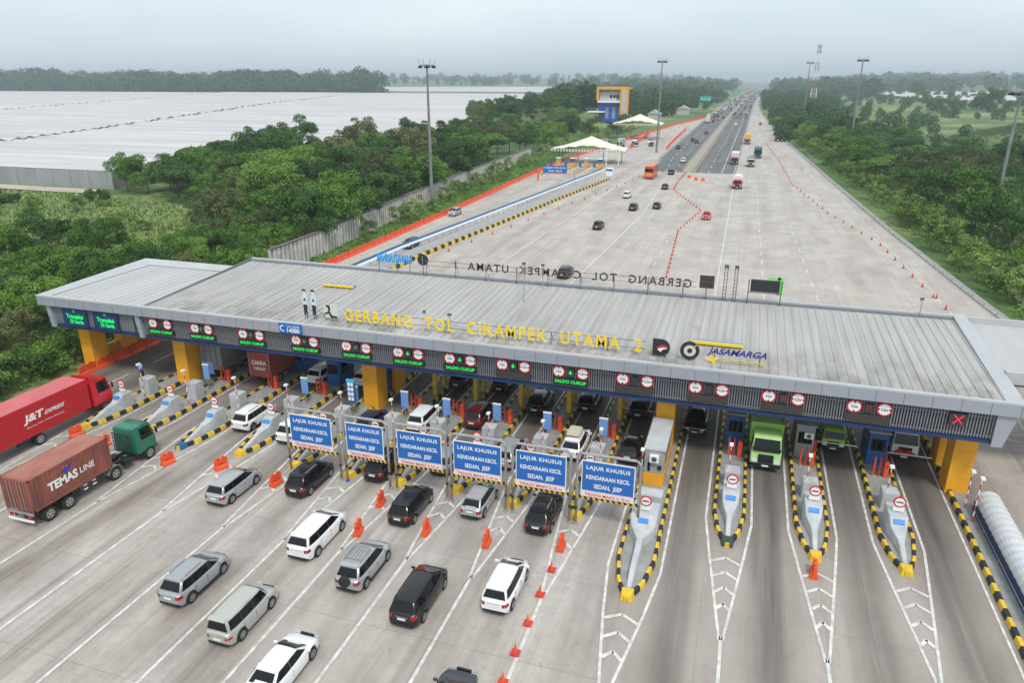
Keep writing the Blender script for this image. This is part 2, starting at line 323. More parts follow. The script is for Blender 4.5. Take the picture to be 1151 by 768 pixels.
# lanes of the plaza behind the canopy
for x0, y0, x1, y1, d in [(-2.2, 66, -3.4, 225, None), (3.9, 66, 2.5, 200, (3, 3.5)), (-22, 66, -19.6, 150, None), (-19.6, 150, -22.5, 232, None), (25.5, 66, 21.5, 180, (4, 4)), (10.8, 66, 8.5, 150, (3, 4)), (-12, 66, -11.8, 130, (3, 5)), (-35, 66, -31, 220, None)]:
    pline([(x0, y0), (x1, y1)], .16, dash=d)
for y in np.arange(84, 205, 8.6):
    pline([(-6, y), (9, y)], .12, .016, m=2); pline([(-6, y + .9), (5, y + .9)], .1, .016, m=2)
for y in np.arange(230, 262, 10): pline([(-14.5, y), (-3.5, y)], .2, .028)
pline([(-11, 40), (-11.4, 40)], .1)
yr = [225, 264, 400, 560, 640, 927, 1500, 2300, 4600]
for fl, fr, t, d, c in [(AL, CL, .04, None, 0), (AL, CL, .36, (6, 9), 0), (AL, CL, .66, (6, 9), 0), (CL, AR, .15, None, 1), (CL, AR, .44, (6, 9), 0), (CL, AR, .72, None, 0), (CL, AR, .97, None, 0), (AL, CL, .93, None, 1)]:
    pline([(ix(fl, y) * (1 - t) + ix(fr, y) * t, y) for y in yr], .2, .034, d, c)
for x in (22, 27): pline([(x, -10), (x, 58)], .14, dash=(4, 4) if x == 22 else None)
pline([(18.2, 61), (34, 57)], .15); pline([(18.2, 59.6), (34, 55.6)], .15); pline([(21.5, 40), (23, 64)], .15)
mk.build("road_markings", [m_white, m_yel, M("joint_filler", (.50, .49, .47), .9)], fix=False)['kind'] = 'structure'

# ------------------------------------------------------------------ toll islands
def striped(mb, pts, w, z0, z1, step, m0=0):
    """kerb along a polyline with alternating yellow and black paint"""
    k = 0; carry = 0.0
    for (x0, y0), (x1, y1) in zip(pts[:-1], pts[1:]):
        d = Vector((x1 - x0, y1 - y0)); L = d.length; d /= L; n = Vector((-d.y, d.x)) * w / 2; t = 0
        while t < L - 1e-4:
            e = min(L, t + step - carry); p = Vector((x0, y0)) + d * t; q = Vector((x0, y0)) + d * e
            b = [(p.x - n.x, p.y - n.y), (q.x - n.x, q.y - n.y), (q.x + n.x, q.y + n.y), (p.x + n.x, p.y + n.y)]; b2 = [(p.x - n.x * .7, p.y - n.y * .7), (q.x - n.x * .7, q.y - n.y * .7), (q.x + n.x * .7, q.y + n.y * .7), (p.x + n.x * .7, p.y + n.y * .7)]
            mb.add([(*c, z0) for c in b] + [(*c, z1) for c in b2], [(4, 5, 6, 7), (0, 1, 5, 4), (1, 2, 6, 5), (2, 3, 7, 6), (3, 0, 4, 7)], k % 2)
            carry = carry + (e - t)
            if carry >= step - 1e-4: carry = 0; k += 1
            t = e
WHERE = ["far left, beside the long red truck", "beside the green tractor cab", "second right of the green tractor cab", "left of the white wagon with roof rack", "under the leftmost blue height frame", "between the first and second blue height frames", "between the second and third blue height frames", "between the third and fourth blue height frames", "between the fourth and fifth blue height frames", "between the fifth and sixth blue height frames", "with the grey booth, right of the blue height frames", "left of the large green dump truck", "between the two green trucks", "right of the small green truck"]
def island(i, x, w, y0):
    t = thing("toll_island", "striped toll island " + WHERE[i], "toll island", (x, y0, 0), 0, "toll islands under the canopy"); e = 66 - y0
    mb = MB(); mb.prism([(0, .15), (w * .62, 1.6), (w - .1, 3.6), (w - .1, e), (-w + .1, e), (-w + .1, 3.6), (-w * .62, 1.6)], 'z', -.05, .17); mb.build("base", m_isl, t)
    mb = MB(); striped(mb, [(0, 0), (w * .62, 1.5), (w * .95, 3.6), (w * .95, e)], .26, -.02, .30, .62); striped(mb, [(0, 0), (-w * .62, 1.5), (-w * .95, 3.6), (-w * .95, e)], .26, -.02, .301, .62)
    mb.build("kerb", [m_yel, m_blk], t)
    mb = MB(); mb.add([(-.32, .02, -.02), (.32, .02, -.02), (.42, .75, -.02), (-.42, .75, -.02), (-.25, .1, .36), (.25, .1, .36), (.32, .68, .36), (-.32, .68, .36)], [(4, 5, 6, 7), (0, 1, 5, 4), (1, 2, 6, 5), (2, 3, 7, 6), (3, 0, 4, 7)])
    mb.build("nose", m_yel if i not in (2, 11) else M("nose_green", (.03, .07, .06) if i == 11 else (.02, .12, .25), .6), t)
    # crash block with its ridge
    b0 = 4.1 if i != 10 else 6.4; hw = (.46 if i < 10 else .56) if i != 10 else .85; h = 1.35
    mb = MB(); secs = []
    for (yv, a, c, zt) in [(.8, .16, .12, .30), (2.2, .20, .15, .62), (b0 - 1.6, .22, .18, .72), (b0 - .6, hw * .85, hw * .78, .86), (b0 - .15, hw, hw * .93, 1.38 if i > 9 else 1.36), (b0 + (1.5 if i > 9 else .9), hw, hw * .93, 1.38 if i > 9 else 1.36)]:
        secs.append([(-a, yv, .15), (a, yv, .15), (c, yv, zt), (-c, yv, zt)])
    mb.loft(secs); mb.build("crash_block", m_grey, t, bevel=.03)
    link(STK, "blue_sticker", t, (0, b0, 0))
    q = b0 + (2.6 if i != 10 else 2.2)
    hh = 1.65 if i < 10 else 1.35
    MB().box(-.48 if i != 10 else -.8, .48 if i != 10 else .8, q, q + 1.0, .15, hh).build("rear_block", m_grey, t, bevel=.03)
    # round sign on a short post over a white plate
    s = thing("lane_closed_sign", "round white sign on the island " + WHERE[i], "sign", (x, y0 + b0 + .4, h), 0, "round signs on the crash blocks")
    mb = MB(); mb.tube((0, 0, 0), (0, 0, .9), .035); mb.build("post", m_steel, s)
    MB().box(-.3, .3, -.06, -.03, .12, .38).build("plate", m_signw, s)
    MB().tube((0, -.04, .75), (0, -.075, .75), .36, n=24).build("rim", m_red, s); MB().tube((0, -.076, .75), (0, -.085, .75), .27, n=24).build("face", m_signw, s); MB().box(-.19, .19, -.098, -.087, .71, .79).build("bar", m_blk, s)
d_ = MB(); d_.add([(-.3, -.475, 1.075), (.3, -.475, 1.075), (.3, -.29, 1.29), (-.3, -.29, 1.29), (-.3, -.45, .98), (.3, -.45, .98), (.3, -.25, 1.2), (-.3, -.25, 1.2)], [(0, 1, 2, 3), (0, 4, 5, 1), (1, 5, 6, 2), (2, 6, 7, 3), (3, 7, 4, 0)]); STK = d_.mesh("blue_sticker"); STK.materials.append(M("sticker_blue", (.03, .22, .58), .5))
for i, a in enumerate(ISL): island(i, *a)

# ------------------------------------------------------------------ canopy
FY = 47.0; BY = 62.4; ZF = 7.65; ZB = 8.35
cn_ = thing("toll_canopy", "long flat grey roofed toll gate canopy with louvred front across all lanes", "toll canopy", (0, FY, 0))
def cbuild(mb, name, mat, **k): o = mb.build(name, mat, cn_, **k); o.location = (0, -FY, 0); return o
mb = MB()
mb.quad((-48.4, FY + .25, ZF - .12), (17.1, FY + .25, ZF - .12), (17.1, BY, ZB - .15), (-48.4, BY, ZB - .15))
sl_ = (ZB - ZF) / (BY - FY)
for x in np.arange(-48.1, 16.4, .62):
    z0 = ZF - .12; mb.add([(x - .05, FY + .3, z0), (x + .05, FY + .3, z0), (x + .05, BY, ZB - .15), (x - .05, BY, ZB - .15), (x - .025, FY + .3, z0 + .06), (x + .025, FY + .3, z0 + .06), (x + .025, BY, ZB - .09), (x - .025, BY, ZB - .09)], [(4, 5, 6, 7), (0, 1, 5, 4), (1, 2, 6, 5), (2, 3, 7, 6), (3, 0, 4, 7)])
def roof_mat():
    m = bpy.data.materials.new("roof_sheet_weathered"); m.use_nodes = True; n = m.node_tree; b = n.nodes["Principled BSDF"]; b.inputs['Roughness'].default_value = .6; L = n.links.new; g = n.nodes.new("ShaderNodeNewGeometry")
    def nz(sc, det=5, ro=.6):
        mm = n.nodes.new("ShaderNodeMapping"); mm.inputs['Scale'].default_value = sc; L(g.outputs['Position'], mm.inputs[0]); t = n.nodes.new("ShaderNodeTexNoise"); t.inputs['Scale'].default_value = 1; t.inputs['Detail'].default_value = det; t.inputs['Roughness'].default_value = ro; L(mm.outputs[0], t.inputs['Vector']); return t.outputs[0]
    def ra(x, p0, c0, p1, c1):
        r = n.nodes.new("ShaderNodeValToRGB"); e = r.color_ramp.elements; e[0].position = p0; e[0].color = (*c0, 1); e[1].position = p1; e[1].color = (*c1, 1); L(x, r.inputs[0]); return r.outputs[0]
    def mx(f, a, c, mode='MIX'):
        x = n.nodes.new("ShaderNodeMix"); x.data_type = 'RGBA'; x.blend_type = mode
        if isinstance(f, float): x.inputs[0].default_value = f
        else: L(f, x.inputs[0])
        L(a, x.inputs[6])
        if isinstance(c, tuple): x.inputs[7].default_value = (*c, 1)
        else: L(c, x.inputs[7])
        return x.outputs[2]
    c = ra(nz((2.2, .05, 1)), .3, (.335, .32, .305), .68, (.455, .44, .42)); c = mx(1.0, c, ra(nz((.12, .12, 1), 4), .3, (.88, .88, .88), .7, (1.05, 1.05, 1.05)), 'MULTIPLY')
    sx = n.nodes.new("ShaderNodeSeparateXYZ"); L(g.outputs['Position'], sx.inputs[0]); r = n.nodes.new("ShaderNodeMapRange"); r.inputs[1].default_value = 53.5; r.inputs[2].default_value = 47.5; L(sx.outputs[1], r.inputs[0])
    s = ra(nz((.75, .35, 1), 6, .7), .44, (0, 0, 0), .62, (1, 1, 1)); q = n.nodes.new("ShaderNodeMath"); q.operation = 'MULTIPLY'; L(s, q.inputs[0]); L(r.outputs[0], q.inputs[1]); q2 = n.nodes.new("ShaderNodeMath"); q2.operation = 'MULTIPLY'; L(q.outputs[0], q2.inputs[0]); q2.inputs[1].default_value = .7
    c = mx(q2.outputs[0], c, (.15, .135, .12)); s3 = ra(nz((.28, .09, 1), 5, .65), .62, (0, 0, 0), .74, (1, 1, 1)); q3 = n.nodes.new("ShaderNodeMath"); q3.operation = 'MULTIPLY'; L(s3, q3.inputs[0]); q3.inputs[1].default_value = .6; c = mx(q3.outputs[0], c, (.2, .18, .16)); L(c, b.inputs['Base Color']); return m
cbuild(mb, "roof_sheet", roof_mat(), fix=False)
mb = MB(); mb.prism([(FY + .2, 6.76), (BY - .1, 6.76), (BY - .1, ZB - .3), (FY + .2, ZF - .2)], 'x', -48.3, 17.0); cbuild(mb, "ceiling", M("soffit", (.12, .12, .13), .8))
mb = MB(); mb.box(-60.2, 17.35, FY, FY + .05, 6.75, ZF - .14)
for k in range(49):
    x = 17.2 - k * 1.6
    mb.box(x - .02, x + .02, FY - .008, FY, 6.76, ZF - .15, 1)
mb.box(17.3, 17.35, FY + .05, BY, 6.75, ZF - .15); cbuild(mb, "fascia", [m_alu, m_joint])
mb = MB(); mb.prism([(FY - .02, ZF - .14), (FY - .02, ZF), (FY + .35, ZF + .0), (FY + .42, ZF - .12)], 'x', -60.25, 17.4)
cbuild(mb, "front_lip", m_alu_w)
mb = MB(); mb.add([(16.45, FY + .36, ZF - .10), (17.4, FY + .36, ZF - .005), (17.4, BY + .3, ZB + .25), (16.6, BY + .3, ZB + .12), (16.45, FY + .36, 7.2), (17.4, FY + .36, 7.2), (17.4, BY + .3, 7.2), (16.6, BY + .3, 7.2)], [(0, 1, 2, 3), (4, 5, 1, 0), (5, 6, 2, 1), (6, 7, 3, 2), (7, 4, 0, 3)])
cbuild(mb, "side_parapet", m_alu_w)
mb = MB(); mb.box(-48.5, 16.6, BY, BY + .3, 7.0, ZB + .12); cbuild(mb, "rear_parapet", m_alu_w)
mb = MB(); mb.box(-48.4, 16.5, BY - .3, BY - .02, ZB - .16, ZB - .02); cbuild(mb, "rear_gutter", m_joint)
# left low wing
mb = MB(); mb.box(-59.5, -48.6, FY + .4, 59.9, 7.3, 7.42)
for x in np.arange(-59.2, -48.8, .9): mb.box(x - .02, x + .02, FY + .45, 59.8, 7.42, 7.45)
cbuild(mb, "wing_roof", m_roof2)
mb = MB()
mb.add([(-60.25, FY + .36, ZF), (-59.35, FY + .36, 7.46), (-59.5, 59.9, 7.46), (-60.6, 60.6, 7.95), (-60.25, FY + .36, 6.8), (-60.6, 60.6, 6.8)], [(0, 1, 2, 3), (0, 3, 5, 4)])
mb.add([(-60.6, 60.6, 7.95), (-59.5, 59.9, 7.46), (-48.5, 59.9, 7.46), (-48.5, 60.6, 7.95), (-60.6, 60.6, 6.8), (-48.5, 60.6, 6.8)], [(0, 1, 2, 3), (0, 3, 5, 4)])
cbuild(mb, "wing_parapet", m_alu_w)
mb = MB(); mb.prism([(FY + .4, 7.3), (BY, 7.3), (BY, ZB + .05), (FY + .4, ZF - .05)], 'x', -48.6, -48.45); cbuild(mb, "wing_step", m_joint)
mb = MB(); mb.box(-60.15, -48.5, FY + .1, 60.2, 6.76, 7.3); cbuild(mb, "wing_ceiling", M("soffit_wing", (.25, .25, .26), .8))
# louvred band
mb = MB(); mb.box(-59.3, 16.2, 47.55, 47.65, 4.75, 6.755); cbuild(mb, "band_back", m_louvback)
mb = MB()
for x in np.arange(-48.8, 16.1, .17): mb.box(x, x + .075, 47.42, 47.55, 4.95, 6.55)
for x in np.arange(-59.0, -50.0, .3): mb.box(x, x + .24, 47.46, 47.55, 4.95, 6.55)
for z in (5.1, 6.35): mb.box(-59.1, 16.1, 47.40, 47.42, z, z + .05)
cbuild(mb, "louvre_slats", m_louv, fix=False)
mb = MB(); mb.box(-59.3, 16.2, 47.38, 47.66, 4.66, 4.86); mb.box(-59.3, 16.2, 47.4, 47.66, 6.62, 6.752); cbuild(mb, "band_frame", m_bluef)
mb = MB()
for x in (-59.6, -49.6): mb = MB(); mb.prism([(x, 6.74), (x + .5, 6.74), (x + .75, 4.66), (x + .3, 4.66)], 'y', 47.2, 47.75); cbuild(mb, 'band_post', m_alu)
mb = MB(); mb.prism([(16.1, 6.74), (17.2, 6.74), (16.7, 4.55), (16.1, 4.55)], 'y', 47.2, 47.75); cbuild(mb, 'band_post', m_alu)
# columns
def column(x, y, w=1.25, d=1.7, name="column"):
    mb = MB(); mb.box(x - w / 2, x + w / 2, y, y + d, 0, 6.8)
    for z in (1.6, 3.2, 4.8): mb.box(x - w / 2 - .01, x + w / 2 + .01, y - .01, y + d + .01, z, z + .03, 1)
    cbuild(mb, name, [m_pillar, m_ydark])
for x in (-57.7, -46.9, -27.9, -3.9, 15.35):
    for y in (48.9, 52.6, 57.4): column(x, y, 1.3 if y < 50 else 1.0)
mb = MB(); mb.box(-58.2, -57.6, 50.6, 64, 0, 1.7); mb.box(-58.2, -57.6, 64, 66, 0, 1.2); cbuild(mb, "side_wall", m_ydark)
mb = MB()
for y in (51, 54, 57): 
    for z in (2.2, 3.4, 4.6): mb.box(-57.5, -57.4, y - .3, y + .6, z, z + .05)
cbuild(mb, "ladder", m_steel)
mb = MB()
for x in np.arange(-46, 16, 5.2): mb.tube((x, 50, 6.6), (x, 61, 6.6), .12, n=6)
for y in (51, 55, 59): mb.tube((-48, y, 6.4), (16, y, 6.4), .14, n=6)
cbuild(mb, "truss", m_dsteel)

# right neighbour canopy
rc = thing("side_canopy", "plain flat whitish canopy roof adjoining the toll gate on its right", "canopy", (30, 51, 0))
def rb(mb, n, m): o = mb.build(n, m, rc); o.location = (-30, -51, 0); return o
mb = MB(); mb.box(17.45, 48, 51.8, 62.6, 7.7, 7.92); rb(mb, "roof", m_roof2)
mb = MB(); mb.box(17.42, 48, 51.4, 51.8, 7.25, 8.06); mb.box(17.42, 48, 62.6, 62.9, 7.3, 8.4)
rb(mb, "fascia", m_alu_w)
mb = MB()
for k in range(16): mb.box(18.9 + k * 1.9, 18.94 + k * 1.9, 51.385, 51.4, 7.28, 8.04)
rb(mb, "fascia_joints", m_joint)
mb = MB(); mb.box(17.5, 48, 52, 62.5, 6.9, 7.7); rb(mb, "ceiling", m_joint)
for x in (28.0, 44.0):
    for y in (53, 60): rb(MB().box(x - .5, x + .5, y, y + 1, 0, 6.9), "column", m_pillar)

# ------------------------------------------------------------------ signs on the band
LS = [(-47.69, -46.18, 'SALDO CUKUP', 'off'), (-43.3, -41.96, 'SALDO CUKUP', 'dim'), (-38.5, -36.9, 'SALDO CUKUP', 'dim'), (-33.41, -31.81, 'SALDO CUKUP', 'dim'), (-28.83, -27.1, 'SALDO CUKUP', 'dim'), (-24.32, -22.63, 'SALDO CUKUP', 'on'), (-20.02, -18.35, 'SALDO CUKUP', 'on'),
      (-15.84, -14.11, '', 'on'), (-11.53, -9.77, 'SALDO CUKUP', 'on'), (-6.89, -5.18, '', 'off'), (-1.9, -.13, '', 'off'), (2.87, 4.7, '', 'x'), (8.11, 9.88, '', 'x')]
ORD = ["first", "second", "third", "fourth", "fifth", "sixth", "seventh", "eighth", "ninth", "tenth", "eleventh", "twelfth", "thirteenth"]
m_ledd = M("led_green_dim", (0, .12, .04), .5, emit=(.02, 1, .3), estr=.22)
def arrow(mb, s=.16):
    mb.box(-.035, .035, -.2, -.185, -.02, s); mb.prism([(-.15, 0), (0, -s), (.15, 0)], 'y', -.2, -.185)
def cross(mb, s=.17):
    for a in (1, -1): mb.prism([(-s, -a * s), (-s + .07, -a * s), (s, a * s), (s - .07, a * s)], 'y', -.2, -.185 if a > 0 else -.182)
for i, (x0, x1, msg, ar) in enumerate(LS):
    cx = (x0 + x1) / 2; hw = (x1 - x0) / 2
    st = {'off': 'dark arrow display', 'dim': 'faint green arrow', 'on': 'bright green arrow', 'x': 'faint red cross'}[ar]
    t = thing("lane_sign", f"{ORD[i]} pair of round limit signs from the left, {st}, {'lit message' if msg else 'blank board'}", "sign", (cx, 47.38, 6.15), 0, "lane signs on the canopy front")
    for s, tx in ((-1, "4.2m"), (1, "2.5m")):
        d = MB(); d.tube((s * hw, -.06, 0), (s * hw, -.12, 0), .47, n=28); d.build("sign_rim", m_red, t)
        d = MB(); d.tube((s * hw, -.122, 0), (s * hw, -.135, 0), .37, n=28); f = d.build("sign_face", m_signw, t)
        text(tx, s * hw - .2, s * hw + .2, -.1, .1, -.137, M("sign_text", (.03, .05, .08), .6) if i == 0 and s < 0 else bpy.data.materials["sign_text"], f, depth=.008, bold=.02)
        d = MB()
        for k in (-1, 1):
            if s < 0: d.prism([(s * hw - .1, k * .4), (s * hw + .1, k * .4), (s * hw, k * .22)], 'y', -.137, -.145)
            else: d.prism([(s * hw + k * .4, -.1), (s * hw + k * .4, .1), (s * hw + k * .22, 0)], 'y', -.137, -.145)
        d.build("notch", m_blk, f)
    MB().box(-.27, .27, -.18, .0, -.32, .26).build("arrow_display", m_board, t)
    if ar != 'off':
        a = MB(); (cross if ar == 'x' else arrow)(a); a.build("arrow_symbol" if ar != 'x' else "cross_symbol", {'dim': m_ledd, 'on': m_led, 'x': m_ledrd}[ar], t)
    b_ = MB().box(-1.32, 1.32, -.14, .0, -.98, -.5).build("message_board", M("board_black", (.02, .02, .02), .5) if msg else M("board_brown", (.045, .04, .036), .6), t)
    if msg: text(msg, -1.15, 1.15, -.86, -.62, -.142, m_led, b_, depth=.01, bold=.012)
t = thing("lane_sign", "lone red cross display on the louvres at the right end of the canopy", "sign", (14.04, 47.38, 6.1)); MB().box(-.5, .5, -.16, 0, -.4, .4).build("arrow_display", m_board, t); a = MB(); cross(a, .3); a.build("cross_symbol", m_ledr, t)
for x, w in ((-56.4, "leftmost"), (-52.9, "second")):
    t = thing("message_sign", f"{w} dark board with two lines of green lit text on the left wing", "sign", (x, 47.38, 5.75)); MB().box(-1.35, 1.35, -.14, 0, -.85, .85).build("message_board", m_bluef, t)
    text("Transaksi", -.95, .95, -.06, .36, -.145, m_led, t, depth=.01, bold=.02); text("Di Gardu", -.6, .9, -.52, -.14, -.145, m_led, t, depth=.01, bold=.02); MB().tube((0, -.141, .62), (0, -.15, .62), .14, n=12).build("lamp", m_ledd, t)
t = thing("fascia_sign", "small blue rectangular sign with phone symbol on the grey roof edge", "sign", (-33.6, 46.98, 7.2)); MB().box(-1.05, 1.05, -.06, 0, -.42, .42).build("panel", m_bsign, t)
text("14080", -.3, .85, -.32, .05, -.062, m_signw, t, depth=.01, bold=.02); text("CALL CENTER", -.3, .85, .12, .28, -.062, m_signw, t, depth=.01)
mb = MB(); mb.loft([[(-.7 + r * math.cos(a), -.062 - d, r * math.sin(a)) for r, d in ((.18, 0), (.27, 0), (.27, .01), (.18, .01))] for a in np.linspace(R(60), R(300), 10)]); mb.build("phone_symbol", m_signw, t)

# ------------------------------------------------------------------ roof letters and emblems
LY = 48.5
def rails(t, x0, x1, zs, step=3.0, base=7.3, y=.12):
    mb = MB()
    for z in zs: mb.tube((x0, y, z), (x1, y, z), .025, n=5)
    for x in np.arange(x0 + .3, x1, step): mb.tube((x, y, base), (x, y, zs[-1]), .03, n=5); mb.tube((x, y, zs[-1]), (x, y + .9, base + .15), .02, n=5)
    mb.build("support_frame", m_dsteel, t)
t = thing("roof_lettering", "yellow standing letters GERBANG TOL CIKAMPEK UTAMA 2 on the front of the roof", "lettering", (0, LY, 0))
text("GERBANG  TOL  CIKAMPEK  UTAMA  2", -29.45, -5.85, 7.85, 8.8, 0, m_lety, t, depth=.1, bold=.016, spacing=1.25); rails(t, -29.6, -5.6, (8.05, 8.6), step=4.2)
t = thing("roof_lettering", "dark backs of the letters GERBANG TOL CIKAMPEK UTAMA 1 on the rear roof edge", "lettering", (0, 61.9, 0))
text("GERBANG  TOL  CIKAMPEK  UTAMA  1", -25.4, -3.6, 9.15, 9.9, 0, m_letd, t, depth=.06, bold=.012, spacing=1.3, face=1); rails(t, -28.6, -3.2, (9.3, 9.75), base=8.2, y=-.06)
t = thing("roof_emblem", "black D shaped emblem with red and white swoosh on the front of the roof", "emblem", (-4.55, LY, 8.35))
pts = [(-.55, -.62), (0, -.62)] + [(.05 + .6 * math.sin(a), -.62 * math.cos(a)) for a in np.linspace(.1, math.pi - .1, 14)] + [(-.55, .62)]
MB().prism(pts, 'y', 0, -.12).build("panel", m_blk, t)
MB().prism([(-.25, .02), (.05, .22), (.35, .22), (.52, .12), (.2, .08), (-.05, -.02), (-.2, -.12)], 'y', -.125, -.14).build("red_swoosh", m_red, t); MB().prism([(-.2, -.12), (-.05, -.02), (.25, .04), (.5, .0), (.2, -.1), (.0, -.3)], 'y', -.125, -.145).build("white_swoosh", m_signw, t); MB().tube((.3, .1, -1.05), (.3, .1, .4), .04, n=6).build("post", m_dsteel, t)
t = thing("roof_emblem", "black and cream ring emblem beside the navy lettering on the roof", "emblem", (-2.55, LY, 8.35))
def ring(mb, r0, r1, a0, a1, y0, y1, n=24):
    mb.loft([[(r * math.cos(a), y, r * math.sin(a)) for r, y in ((r0, y0), (r1, y0), (r1, y1), (r0, y1))] for a in np.linspace(a0, a1, n)])
mb = MB(); ring(mb, .42, .66, R(50), R(400), 0, -.12); mb.tube((0, 0, 0), (0, -.13, 0), .17, n=14); mb.build("ring", m_blk, t); mb = MB(); ring(mb, .17, .41, R(60), R(395), 0, -.1); mb.build("inner_ring", M("cream", (.6, .58, .45), .6), t); MB().tube((0, .08, -1.05), (0, .08, .2), .04, n=6).build("post", m_dsteel, t)
t = thing("roof_lettering", "navy JASAMARGA letters over a yellow line of text on the roof", "lettering", (0, LY, 0)); text("JASAMARGA", -1.3, 2.55, 8.12, 8.72, 0, m_navy, t, depth=.06, bold=.02, shear=.06)
text("JALANTOL TRANS JAWA", -.5, 2.55, 7.74, 7.96, 0, m_lety, t, depth=.05, bold=.01); MB().prism([(-1.5, 7.85), (-1.15, 7.95), (-1.05, 8.2), (-.9, 7.98), (-.55, 7.98), (-.8, 7.8), (-.85, 7.5), (-1.08, 7.72)], 'y', 0, -.08).build("star", m_lety, t); rails(t, -1.2, 2.5, (7.85, 8.4))
t = thing("roof_emblem", "square cream panel with a black curved sign at the left of the yellow letters", "emblem", (-30.7, LY, 8.5)); MB().box(-.62, .62, -.06, 0, -.55, .55).build("panel", M("cream_panel", (.6, .6, .52), .6), t)
MB().prism([(-.5, .5), (-.1, .5), (-.02, .2), (-.1, -.05), (.1, -.35), (.55, -.38), (.55, -.55), (-.02, -.55), (-.2, -.2), (-.55, -.3), (-.55, -.5), (-.6, -.5), (-.6, -.2), (-.25, -.05), (-.22, .25)], 'y', -.065, -.08).build("symbol", m_blk, t); MB().tube((0, .05, -1.1), (0, .05, .2), .035, n=6).build("post", m_dsteel, t)
for k, (x, lb) in enumerate(((-33.05, "left flat cut-out of an officer in pale shirt and dark trousers on the roof"), (-32.25, "right flat cut-out of an officer in pale shirt and black trousers on the roof"))):
    t = thing("figure_board", lb, "cut-out figure", (x, LY, 7.55)); o = MB()
    o.prism([(-.14, .45), (-.02, .45), (.0, 1.1), (.03, .45), (.15, .45), (.17, 1.3), (-.17, 1.3)], 'y', 0, -.04); o.build("trousers", m_blk, t)
    MB().prism([(-.18, 1.3), (.18, 1.3), (.26, 1.75), (.2, 2.1), (.07, 2.2), (-.07, 2.2), (-.2, 2.1), (-.26, 1.75)], 'y', 0, -.04).build("shirt", M("pale_blue_shirt", (.55, .70, .78), .7), t); MB().prism([(-.12, 1.6), (.12, 1.6), (.04, 1.85), (-.05, 1.8)], 'y', -.041, -.05).build("hands", M("navy_cloth", (.03, .05, .12), .7), t)
    MB().tube((0, 0, 2.35), (0, -.04, 2.35), .15, n=14).build("face", M("board_face", (.75, .62, .52), .7), t); MB().prism([(-.19, 2.35), (-.17, 2.55), (0, 2.62), (.17, 2.55), (.19, 2.35), (.1, 2.45), (-.1, 2.45)], 'y', -.042, -.06).build("hair", m_blk, t)
    mb = MB(); [mb.tube((a, .02, -.25), (a, .02, .5), .025, n=5) for a in (-.1, .1)]; mb.tube((0, .02, 1.2), (.9, .6, -.1), .02, n=5); mb.build("post", m_dsteel, t)
for x0, y0, x1, lb in ((-36.3, 56.5, -33.2, "small grey solar panel with yellow edge lying on the roof near the two cut-outs"), (-2.6, 51.6, 1.0, "long blue and yellow panel lying on the roof behind the navy letters")):
    t = thing("flat_module", lb, "panel", (x0, y0, ZF + (y0 - FY) * sl_)); MB().box(0, x1 - x0, 0, .5, -.02, .12).build("panel", M("panel_bluegrey", (.2, .28, .36), .5), t); MB().box(0, x1 - x0, -.16, 0, -.02, .16).build("edge", m_lety, t)
t = thing("roof_display", "round black disc sign at the left end of the rear letters", "sign", (-28.75, 62.0, 9.75)); MB().tube((0, 0, 0), (0, .1, 0), .55, n=24).build("disc", m_blk, t); MB().tube((0, .05, -1.5), (0, .05, -.5), .04).build("post", m_dsteel, t); MB().box(-.02, .03, -.05, -.01, -.4, .4).build("bracket", m_steel, t)
t = thing("roof_display", "square brown panel on the rear edge right of the dark letters", "sign", (-2.35, 62.0, 9.75)); MB().box(-.6, .6, 0, .1, -.55, .55).build("panel", m_letd, t); MB().box(-.62, .62, -.03, 0, -.03, .03).build("batten", m_dsteel, t); MB().tube((0, -.04, -1.5), (0, -.04, -.5), .04).build("post", m_dsteel, t)
t = thing("roof_display", "wide black display with bright green frame on the rear roof edge", "sign", (2.35, 62.0, 9.75)); MB().box(-1.15, 1.15, 0, .25, -.5, .5).build("panel", m_blk, t)
mb = MB(); mb.box(.95, 1.45, .3, .4, -.75, .75); mb.box(.2, 1.2, .3, .4, .55, .75); mb.build("green_frame", M("bright_green", (.2, .75, .15), .5), t)
mb = MB(); [mb.tube((a, -.05, -1.9), (a, -.05, .55), .04) for a in (-1.3, 1.3)]; mb.tube((-1.3, -.05, -.55), (1.3, -.05, -.55), .04); mb.build("frame", m_dsteel, t)
for x in (-.85, -.02):
    t = thing("lattice_post", "slim grey lattice post on the rear roof edge, " + ("left" if x < -.5 else "right") + " one of the two", "post", (x, 62.0, 8.3)); mb = MB()
    for a in (-.12, .12): mb.tube((a, 0, 0), (a, 0, 2.9), .03, n=5)
    for k in range(9): mb.tube((-.12, 0, .2 + k * .3), (.12, 0, .35 + k * .3), .02, n=4)
    mb.box(-.17, .17, -.06, .06, 2.8, 3.05); mb.build("frame", m_dsteel, t)
def mast_small(x, y, z, h, lb):
    t = thing("antenna_mast", lb, "antenna", (x, y, z)); mb = MB(); mb.tube((0, 0, 0), (0, 0, h), .04, n=6); mb.tube((-.35, 0, h - .1), (.35, .2, h), .03, n=5); mb.tube((0, 0, h * .6), (1.0, .6, .1), .012, n=4); mb.tube((0, 0, h * .6), (-.9, .6, .1), .012, n=4); mb.build("mast", m_steel, t); MB().box(-.16, .12, -.1, .1, h, h + .14).build("head", m_dsteel, t)
mast_small(-17.2, 57.3, 8.0, 3.3, "thin grey camera mast on the roof behind the yellow letters"); mast_small(-16.6, 61.2, 8.3, 2.0, "short dark mast next to the thin grey camera mast"); mast_small(-20.6, 48.9, 7.6, 1.4, "short lamp mast standing among the yellow letters"); mast_small(14.2, 62.3, 8.4, 1.2, "small red tipped aerial near the right rear corner of the roof")
